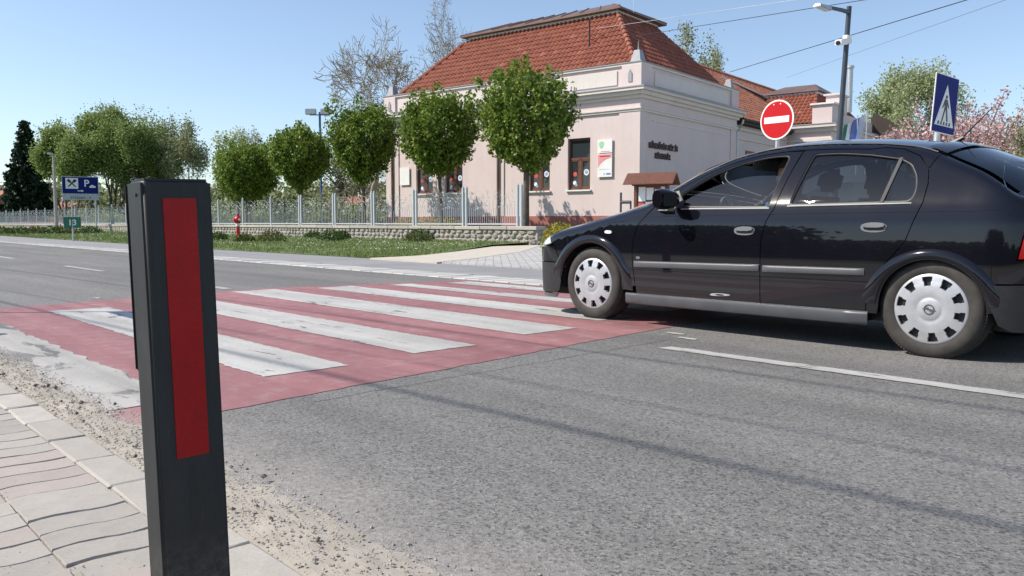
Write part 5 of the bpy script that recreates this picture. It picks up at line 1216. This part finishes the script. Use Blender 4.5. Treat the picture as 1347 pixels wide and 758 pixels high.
for k,sg in enumerate((1,-1)):
    strip('side_moulding',1.294,2.374,.445,.496,.459,.509,.016,M['greytrim'],fd[k],sg)
    strip('side_moulding',2.402,3.09,.456,.505,.465,.511,.016,M['greytrim'],rd[k],sg)
    strip('side_skirt',1.21,3.116,.158,.246,.160,.247,.024,M['skirt'],car,sg)
    strip('belt_trim',1.70,2.418,.884,.898,.880,.893,.006,M['chrome'],fd[k],sg)
    strip('belt_trim',2.545,3.335,.893,.905,.900,.912,.006,M['chrome'],rd[k],sg)
    # quarter divider
    V=[surf(a,b,c_) for a,b,c_ in ((3.145,.91,.001),(3.166,.91,.001),(3.214,1.19,.001),(3.193,1.19,.001),(3.145,.91,-.02),(3.166,.91,-.02),(3.214,1.19,-.02),(3.193,1.19,-.02))]
    m=MB(); m.add([W(p,sg) for p in V],[(0,1,2,3),(4,5,6,7),(0,1,5,4),(1,2,6,5),(2,3,7,6),(3,0,4,7)]); m.build('window_divider',M['divider'],rd[k])
    # seals and glass
    def ring(name,P,d,parent,mat,off,h=.004):
        a=dens(P,.03); b=polyoffset(a,d); V=[W(surf(x,z,off),sg) for x,z in a]+[W(surf(x,z,off),sg) for x,z in b]+[W(surf(x,z,off-.03),sg) for x,z in b]; n=len(a)
        m=MB(); m.add(V,[(i,(i+1)%n,n+(i+1)%n,n+i) for i in range(n)]+[(n+i,n+(i+1)%n,2*n+(i+1)%n,2*n+i) for i in range(n)]); return m.build(name,mat,parent,smooth='all')
    ring('window_seal',win1,.013,fd[k],M['blacktrim'],-.006); ring('window_seal',win2,.013,rd[k],M['blacktrim'],-.006)
    # handles
    for dd,(s0,z0) in ((fd[k],(2.255,.735)),(rd[k],(3.135,.762))):
        a,b=.080,.030
        Pm=rnd([(s0-a,z0-b),(s0+a*.95,z0-b*1.05),(s0+a,z0+b),(s0-a,z0+b*.95)],2)
        o=panel('handle_recess',Pm,M['chrome'],dd,off=.004,step=.03,gap=0,lip=.01,sides=(sg,)); 
        Pm=rnd([(s0-a*.75,z0-b*.62),(s0+a*.75,z0-b*.62),(s0+a*.75,z0+b*.2),(s0-a*.75,z0+b*.2)],1)
        panel('recess_shadow',Pm,M['black'],o,off=.0052,step=.03,gap=0,lip=0,sides=(sg,)) if False else panel('handle_shade',Pm,M['blacktrim'],dd,off=.005,step=.03,gap=0,lip=0,sides=(sg,))  # flat dark patch standing in for the shade behind the handle
        Pm=rnd([(s0-a*.82,z0-b*.05),(s0+a*.80,z0-b*.05),(s0+a*.84,z0+b*.80),(s0-a*.84,z0+b*.75)],1)
        panel('door_handle',Pm,M['chrome'],dd,off=.020,step=.03,gap=0,lip=.016,sides=(sg,))
    panel('side_indicator',rnd([(.985,.705),(1.06,.702),(1.058,.728),(.99,.730)],1),M['lamp_white'],car,off=.008,step=.03,gap=0,lip=.01,sides=(sg,))
panel('badge',[(1.315,.512),(1.35,.512),(1.35,.53),(1.315,.53)],M['chrome'],fd[0],off=.003,gap=0,lip=.004,sides=(1,))
# a scuff low on the front door
panel('scrape_mark',rnd([(1.98,.268),(2.15,.278),(2.155,.292),(2.0,.292)],2),M['cover'],fd[0],off=.0012,step=.02,gap=0,lip=0,sides=(1,),holes=[rnd([(2.04,.275),(2.10,.276),(2.11,.286),(2.03,.286)],1)],holelip=0)
g1=rnd([(1.60,.88),(2.43,.88),(2.455,1.09),(2.425,1.109),(2.294,1.115),(2.18,1.111),(2.08,1.097),(1.96,1.066),(1.858,1.028),(1.76,.985),(1.66,.925)],1)
panel('door_glass',g1,M['glass'],lambda sg:fd[0] if sg>0 else fd[1],off=-.018,gap=0,lip=.003,step=.06)
panel('door_glass',polyoffset(win2,-.01),M['glass_t'],lambda sg:rd[0] if sg>0 else rd[1],off=-.014,gap=0,lip=0,step=.06)
# ---- top surfaces: station s runs along the upper edge, v from the edge (0) to the middle (1)
def crown(s): return float(np.interp(s,[.2,.5,1.2,1.46,1.75,2.1,2.8,3.3,3.45,3.9,4.1],[.06,.07,.08,.07,.10,.055,.055,.05,.075,.10,.05]))
def fwdx(s): return float(np.interp(s,[.15,.4,1.0,1.46,2.1,2.6,3.3,3.45,3.95,4.1],[.13,.10,.10,.22,.06,.0,-.03,-.05,-.07,-.04]))
def top(s,v,off=0.):
    e=surf(s,zedge(s)-.0008); t_=1-(1-v)**2.2; return np.array([e[0]-fwdx(s)*t_,e[1]*(1-v),e[2]+crown(s)*t_+off])
def topn(s,v):
    h=.01; a=top(s+h,v)-top(s-h,v); v0,v1=max(0,v-h),min(1,v+h); b=top(s,v1)-top(s,v0); n=np.cross(a,b); n/=np.linalg.norm(n)+1e-12; return n if n[2]>0 else -n
def tpanel(name,s0,s1,mat,ns=20,nv=12,off=0.,parent=car,vmin=0.,th=.0):
    V=[];N=[];F=[]
    for i in range(ns+1):
        for j in range(-nv,nv+1):
            s=s0+(s1-s0)*i/ns; v=vmin+(1-vmin)*(1-abs(j)/nv); sg=1 if j<=0 else -1
            p=top(s,v,off); n=topn(s,v)
            if j==0: n=n*[1,0,1]; n/=np.linalg.norm(n)
            V.append(W(p,sg)); N.append((n[0],-sg*n[1],n[2]))
    m=2*nv+1
    for i in range(ns):
        for j in range(m-1): F.append((i*m+j,(i+1)*m+j,(i+1)*m+j+1,i*m+j+1))
    me=bpy.data.meshes.new(name); me.from_pydata(V,[],F); me.update()
    if me.polygons[0].normal.z<0: me.flip_normals()
    me.shade_smooth(); me.normals_split_custom_set_from_vertices(N); return addmesh(name,me,mat,parent)
tpanel('bonnet',.22,1.40,M['paint'],26); tpanel('cowl',1.403,1.455,M['blacktrim'],2)
tpanel('windscreen',1.46,2.10,M['glass_ws'],16,vmin=.0); tpanel('roof',2.105,3.37,M['paint'],24); tpanel('headlining',2.12,3.36,M['intlight'],12,off=-.035)
tpanel('roof_spoiler',3.33,3.45,M['paint'],4,off=.012); tpanel('rear_window',3.455,3.93,M['glass_t'],14,vmin=.05); tpanel('tailgate_top',3.93,4.04,M['paint'],5,off=.002)
tpanel('windscreen_band',2.055,2.103,M['blacktrim'],2,off=.001)
for sg in (1,-1):
    pts=[W(surf(s,zedge(s)-.004,.001),sg) for s in np.arange(1.5,3.42,.05)]; part('roof_ditch_trim',M['blacktrim'],car,lambda m:m.tube(pts,.006,5))
part('aerial',M['blacktrim'],car,lambda m:(m.tube([W((3.27,0,zedge(3.27)+.05)),W((3.34,0,zedge(3.27)+.085))],[.022,.012],8),m.tube([W((3.33,0,zedge(3.27)+.085)),W((3.50,0,zedge(3.27)+.26))],[.006,.003],6)))
part('wiper',M['blacktrim'],car,lambda m:m.tube([W((1.36,-.3,1.02)),W((1.40,.35,1.045))],.008,5))
# door mirrors
for sg in (1,-1):
    m=MB(); mp=[(1.46,.845),(1.475,1.005),(1.53,1.02),(1.56,1.0),(1.565,.86),(1.53,.835)]
    def mm(u,yy,zz): return (u,yy,zz)
    rings=[]
    secs=[(.815,.55,.02),(.85,.82,.01),(.93,1.0,0),(1.0,.97,.004),(1.035,.80,.012)]
    V=[];n=16
    for yy,sc,dx in secs:
        for k in range(n):
            a=2*PI*k/n; ca,sa=math.cos(a),math.sin(a); q=(abs(ca)**2.6+abs(sa)**2.6)**(-1/2.6)
            V.append(W((1.645+dx+ca*q*.055*sc,yy,.960+sa*q*.077*sc),sg))
    F=[(i*n+k,i*n+(k+1)%n,(i+1)*n+(k+1)%n,(i+1)*n+k) for i in range(4) for k in range(n)]+[tuple(range(n)),tuple(4*n+k for k in range(n))]
    mr=MB(); mr.add(V,F); mo=mr.build('door_mirror',M['paint'],car,smooth=True)
    part('shaded_mirror_glass',M['black'],mo,lambda m:m.add([W((1.704,.86,.908),sg),W((1.704,1.02,.908),sg),W((1.702,1.02,1.010),sg),W((1.702,.86,1.010),sg)],[(0,1,2,3)]))  # mirror face coloured black, the shade inside the housing painted in
    part('mirror_foot',M['greytrim'],mo,lambda m:m.add([W(p,sg) for p in ((1.50,.80,.87),(1.66,.80,.87),(1.60,.78,1.0),(1.53,.86,.88),(1.62,.86,.88),(1.60,.84,.93))],[(0,1,2),(3,4,5),(0,1,4,3),(1,2,5,4),(2,0,3,5)]))
    part('corner_panel',M['blacktrim'],mo,lambda m:m.add([W(surf(a,b,.004),sg) for a,b in ((1.49,.895),(1.71,.895),(1.71,.94),(1.63,1.03),(1.60,1.02))]+[W(surf(a,b,-.01),sg) for a,b in ((1.49,.895),(1.71,.895),(1.71,.94),(1.63,1.03),(1.60,1.02))],[(0,1,2,3,4),(9,8,7,6,5)]+[(i,(i+1)%5,5+(i+1)%5,5+i) for i in range(5)]))
# wheels
def wheel(c,sg,label=None,steer=0):
    R0=.300; yo=.800; w_=empty('wheel',(0,0,0)); w_.parent=car; w_.location=W((c[0],yo-.09,c[1]),sg)
    if label: w_['label']=label
    w_.rotation_euler=(PI/2,0,0) if sg>0 else (-PI/2,0,0)   # local +Z points outwards
    m=MB(); m.lathe([(.200,.086),(.212,.094),(.235,.101),(.262,.098),(.280,.088),(.290,.074),(.2965,.052),(.300,.02),(.300,-.05),(.292,-.085),(.27,-.10),(.20,-.09)],72,closed=False)
    # tread blocks along the shoulder
    for k in range(96):
        a=2*PI*k/96; ca,sa=math.cos(a),math.sin(a); M_=Matrix.Rotation(a,4,'Z')
        m.box((.286,-.0075,.050),(.2985,.0055,.071),0,M_); m.box((.295,-.0085,-.03),(.3015,.0065,.040),0,M_)
    m.build('tyre',M['tyre'],w_,smooth=True)
    m=MB(); m.lathe([(.0,.02),(.12,.02),(.17,.035),(.205,.05),(.207,-.08)],48); m.build('rim',M['coverdark'],w_,smooth=True)
    # cover with ten slots, built as a polar grid with holes
    NA=240; rad=[.0,.02,.045,.062,.064,.070,.078,.10,.125,.138,.146,.165,.182,.192,.196,.203,.2085,.2105]
    def zz(r_):
        return float(np.interp(r_,[0,.03,.058,.063,.068,.075,.10,.14,.17,.19,.203,.2105],[.112,.112,.109,.107,.1045,.107,.109,.106,.100,.097,.094,.086]))
    def slot(i,j):
        a=(i+.5)/NA*10%1; r_=(rad[j]+rad[j+1])/2; hw=.235 if r_>.165 else .215
        return .138<r_<.192 and abs(a-.5)<hw
    V=[];F=[]; nr=len(rad)
    for i in range(NA):
        a=2*PI*i/NA+.12
        for r_ in rad: V.append((r_*math.cos(a),r_*math.sin(a),zz(r_)))
    sl_=[[slot(i,j) for j in range(nr-1)] for i in range(NA)]
    for i in range(NA):
        i2=(i+1)%NA
        for j in range(nr-1):
            if not sl_[i][j]: F.append((i*nr+j,i*nr+j+1,i2*nr+j+1,i2*nr+j))
    # slot walls
    for i in range(NA):
        i2=(i+1)%NA
        for j in range(nr-1):
            if sl_[i][j]:
                def wallq(p,q):
                    b=len(V); V.extend([V[p],V[q],(V[q][0],V[q][1],V[q][2]-.018),(V[p][0],V[p][1],V[p][2]-.018)]); F.append((b,b+1,b+2,b+3))
                if not sl_[i-1][j]: wallq(i*nr+j,i*nr+j+1)
                if not sl_[i2][j]: wallq(i2*nr+j,i2*nr+j+1)
                if not sl_[i][j-1]: wallq(i*nr+j,i2*nr+j)
                if not sl_[i][j+1]: wallq(i*nr+j+1,i2*nr+j+1)
    m=MB(); m.add(V,F); cv=m.build('wheel_cover',M['cover'],w_,smooth=True,fix=False)
    part('slot_backing',M['coverdark'],w_,lambda m:m.lathe([(.10,.072),(.205,.072)],40))
    # emblem: ring crossed by a lightning bolt
    def em(m):
        m.lathe([(.024,.112),(.024,.1155),(.030,.1155),(.030,.112)],28)
        m.prism([(-.038,.004),(-.005,.013),(-.002,.005),(.038,-.004),(.005,-.013),(.002,-.005)][::1],.112,.116)
    part('emblem',M['greytrim'],cv,em)
    return w_
wheel(FW,1); wheel(RW,1); wheel(FW,-1); wheel(RW,-1)
# wheel wells, floor, inside
def well(c,r_):
    for sg in (1,-1):
        m=MB(); V=[];n=20
        for k in range(n+1):
            a=-.15+(PI+.3)*k/n
            for yy in (.80,.52): V.append(W((c[0]+r_*math.cos(a),yy,c[1]+r_*math.sin(a)),sg))
        F=[(2*k,2*k+1,2*k+3,2*k+2) for k in range(n)]; F.append(tuple(2*k+1 for k in range(n+1))); m.add(V,F)
        m.build('wheel_well',M['blacktrim'],car,fix=False)
well(FW,.335); well(RW,.325)
part('underbody',M['blacktrim'],car,lambda m:(m.box(W((.15,.62,.17)),W((3.95,-.62,.24))),m.box(W((1.28,.78,.17)),W((3.05,-.78,.235)))))
part('engine_bay',M['blacktrim'],car,lambda m:m.box(W((.22,.50,.24)),W((1.30,-.50,.62))))
part('boot_floor',M['int'],car,lambda m:(m.box(W((3.15,.52,.24)),W((3.95,-.52,.72))),))
part('dashboard',M['intmid'],car,lambda m:(m.add([W(p) for p in ((1.30,.72,.55),(1.75,.72,.55),(1.75,.72,.80),(1.62,.72,.875),(1.35,.72,.90),(1.30,-.72,.55),(1.75,-.72,.55),(1.75,-.72,.80),(1.62,-.72,.875),(1.35,-.72,.90))],[(0,1,2,3,4),(9,8,7,6,5),(0,5,6,1),(1,6,7,2),(2,7,8,3),(3,8,9,4),(4,9,5,0)]),m.box(W((1.62,.56,.84)),W((1.78,.20,.90)))))
for k,sg in enumerate((1,-1)):
    part('door_lining',M['intmid'],fd[k],lambda m:m.box(W((1.34,.745,.28),sg),W((2.40,.775,.885),sg))); part('door_lining',M['intmid'],rd[k],lambda m:m.box(W((2.42,.745,.28),sg),W((3.12,.772,.895),sg)))
for sg in (1,-1): part('pillar_lining',M['intmid'],car,lambda m:[m.add([W(p,sg) for p in ((2.44,.70,.80),(2.53,.70,.80),(2.58,.57,1.25),(2.48,.57,1.25),(2.44,.68,.80),(2.53,.68,.80),(2.58,.55,1.25),(2.48,.55,1.25))],[(0,1,2,3),(7,6,5,4),(0,4,5,1),(1,5,6,2),(2,6,7,3),(3,7,4,0)]) for sg in (1,-1)])
def seat(x,y,wd,mat=M['int'],head=True):
    s_=empty('seat'); s_.parent=car
    part('cushion',mat,s_,lambda m:m.box(W((x-.28,y+wd/2,.30)),W((x+.24,y-wd/2,.46))),bevel=.05,seg=3,smooth=True)
    o=part('backrest',mat,s_,lambda m:m.box((-.06,-wd/2,0),(.06,wd/2,.56)),bevel=.045,seg=3,smooth=True); o.location=W((x+.22,y,.44)); o.rotation_euler=(0,R(20),0)
    if head: 
        o=part('headrest',mat,s_,lambda m:m.box((-.045,-.12,0),(.045,.12,.16)),bevel=.035,seg=3,smooth=True); o.location=W((x+.42,y,1.0)); o.rotation_euler=(0,R(14),0)
seat(2.18,.36,.46); seat(2.18,-.36,.46); seat(2.98,0,1.15,head=False)
def swheel(m):
    m.lathe([(.182,-.012),(.190,0),(.182,.012),(.172,.0)],36,closed=True); m.lathe([(0,.0),(.05,0),(.05,.02),(0,.025)],16)
    for a in (0,PI,-PI/2): m.tube([(0,0,0),(.175*math.cos(a),.175*math.sin(a),0)],[.02,.012],6)
o=part('steering_wheel',M['int'],car,swheel,smooth=True); o.location=W((1.90,.36,.83)); o.rotation_euler=(0,R(58),0)
part('interior_mirror',M['blacktrim'],car,lambda m:m.box(W((2.08,.12,1.19)),W((2.11,-.12,1.25))),bevel=.01)
part('sun_visor',M['int'],car,lambda m:(m.box(W((2.10,.50,1.17)),W((2.12,.16,1.25))),),bevel=.008)
# ---- the driver
M['skin']=simple('skin',(.50,.30,.22),.55); M['hair']=simple('brown_hair',(.06,.03,.018),.7,0,.3,40); M['shirt']=simple('blue_shirt',(.05,.12,.28),.9); M['jeans']=simple('dark_trousers',(.03,.035,.06),.9)
drv=empty('person',(X0+.17,YC-.36,.0),0,label='driver in a blue shirt holding the steering wheel inside the black hatchback',cat='person')
def skinfig(name,verts,edges,mat,parent,sub=2):
    me=bpy.data.meshes.new(name); me.from_pydata([v[:3] for v in verts],edges,[]); o=bpy.data.objects.new(name,me); COL.objects.link(o)
    md=o.modifiers.new('s','SKIN'); s2=o.modifiers.new('u','SUBSURF'); s2.levels=sub; s2.render_levels=sub
    for i,v in enumerate(verts): me.skin_vertices[0].data[i].radius=(v[3],v[4] if len(v)>4 else v[3])
    me.skin_vertices[0].data[0].use_root=True
    dg=bpy.context.evaluated_depsgraph_get(); m2=bpy.data.meshes.new_from_object(o.evaluated_get(dg)); bpy.data.objects.remove(o); m2.name=name; m2.materials.clear(); m2.shade_smooth(); return addmesh(name,m2,mat,parent)
# local frame: origin under the seat, -X forward, Y across, Z up
v=[(0,0,.50,.13),(.06,0,.66,.125),(.12,0,.84,.135),(.13,0,.93,.10),(.13,0,.985,.055),(.115,0,1.03,.05),
   (.13,.17,.90,.065),(.00,.22,.68,.05),(-.20,.17,.72,.035),(-.25,.16,.735,.03),
   (.13,-.17,.90,.065),(.00,-.22,.68,.05),(-.20,-.17,.72,.035),(-.25,-.16,.735,.03),
   (-.02,.10,.48,.095),(-.42,.12,.52,.075),(-.72,.12,.30,.05),(-.02,-.10,.48,.095),(-.42,-.12,.52,.075),(-.72,-.12,.30,.05)]
ed=[(0,1),(1,2),(2,3),(3,4),(4,5),(3,6),(6,7),(7,8),(8,9),(3,10),(10,11),(11,12),(12,13),(0,14),(14,15),(15,16),(0,17),(17,18),(18,19)]
body=skinfig('body',v,ed,M['skin'],drv)
def head(m):
    bm=bmesh.new(); bmesh.ops.create_icosphere(bm,subdivisions=4,radius=1)
    for q in bm.verts:
        x,y,z=q.co; X=x*.098;Y=y*.076;Z=z*.118
        if z<0: X*=1-.12*z*z; Y*=1+.28*z; X-=.012*(-z)
        if x<-.3: 
            X+=.006; X-=.022*math.exp(-((y/.16)**2+((z+.08)/.22)**2)); X+=.010*math.exp(-(((abs(y)-.36)/.16)**2+((z-.10)/.12)**2)); X-=.006*math.exp(-((y/.3)**2+((z+.42)/.07)**2))
        Y+=.02*math.copysign(1,y)*math.exp(-(((x-.12)/.14)**2+((z+.03)/.22)**2)) if abs(y)>.9 else 0
        q.co=(X+.10,Y,Z+1.12)
    m.add([tuple(q.co) for q in bm.verts],[tuple(w.index for w in f.verts) for f in bm.faces]); bm.free()
part('face',M['skin'],drv,head,smooth='all')
def hair(m):
    bm=bmesh.new(); bmesh.ops.create_icosphere(bm,subdivisions=4,radius=1)
    keep=[]
    for q in bm.verts:
        x,y,z=q.co; k=1.07+.03*mn.noise(Vector((x*9,y*9,z*9))); q.co=(x*.100*k+.106,y*.080*k,z*.118*k+1.126)
    fs=[f for f in bm.faces if (lambda c:(c.z-1.126)/.118>(-.45 if (c.x-.106)/.1>.1 else .42-.9*((c.x-.106)/.1)*0))(f.calc_center_median())]
    idx={};V=[];F=[]
    for f in fs:
        t_=[]
        for w in f.verts:
            if w.index not in idx: idx[w.index]=len(V); V.append(tuple(w.co))
            t_.append(idx[w.index])
        F.append(t_)
    m.add(V,F); bm.free()
part('hair',M['hair'],drv,hair,smooth='all')
for s_ in (1,-1):
    part('eye',M['black'],drv,lambda m:m.lathe([(0,.008),(.006,.005),(.008,0)],8,0,Matrix.Translation((.012,s_*.028,1.133))@Matrix.Rotation(-PI/2,4,'Y')))
    # hand: palm and four fingers closed over the rim, thumb along it
    hv=[(-.34,s_*.11,.92,.022,.03),(-.385,s_*.115,.945,.018,.034),(-.415,s_*.12,.955,.014,.036)]; he=[(0,1),(1,2)]
    for k in range(4):
        b=len(hv); yy=s_*(.085+.02*k); L=[1,1.1,1.05,.85][k]; hv+=[(-.43,yy,.955,.0085),(-.455,yy,.94-.006*L,.008),(-.452,yy,.915-.008*L,.007),(-.43,yy,.905,.0065)]; he+=[(2,b),(b,b+1),(b+1,b+2),(b+2,b+3)]
    b=len(hv); hv+=[(-.375,s_*.085,.935,.011),(-.40,s_*.068,.925,.009),(-.42,s_*.062,.915,.008)]; he+=[(1,b),(b,b+1),(b+1,b+2)]
    hv=[(a+.085,b_+s_*.05,c_-.185,*r_) for a,b_,c_,*r_ in hv]
    skinfig('hand',hv,he,M['skin'],drv,1)
sv_=[(0,0,.50,.145),(.06,0,.66,.14),(.12,0,.84,.15),(.13,0,.925,.105),(.13,.17,.90,.075),(.00,.22,.70,.062),(-.10,.185,.77,.055),(.13,-.17,.90,.075),(.00,-.22,.70,.062),(-.10,-.185,.77,.055)]
skinfig('shirt',sv_,[(0,1),(1,2),(2,3),(3,4),(4,5),(5,6),(3,7),(7,8),(8,9)],M['shirt'],drv)
tv=[(0,0,.48,.15),(-.02,.10,.48,.108),(-.42,.12,.52,.088),(-.68,.12,.33,.065),(-.02,-.10,.48,.108),(-.42,-.12,.52,.088),(-.68,-.12,.33,.065)]
skinfig('trousers',tv,[(0,1),(1,2),(2,3),(0,4),(4,5),(5,6)],M['jeans'],drv)
part('seat_belt',M['intlight'],car,lambda m:m.tube([W((2.56,.60,1.10)),W((2.26,.46,.93)),W((2.08,.26,.62))],[.014,.014,.014],4))
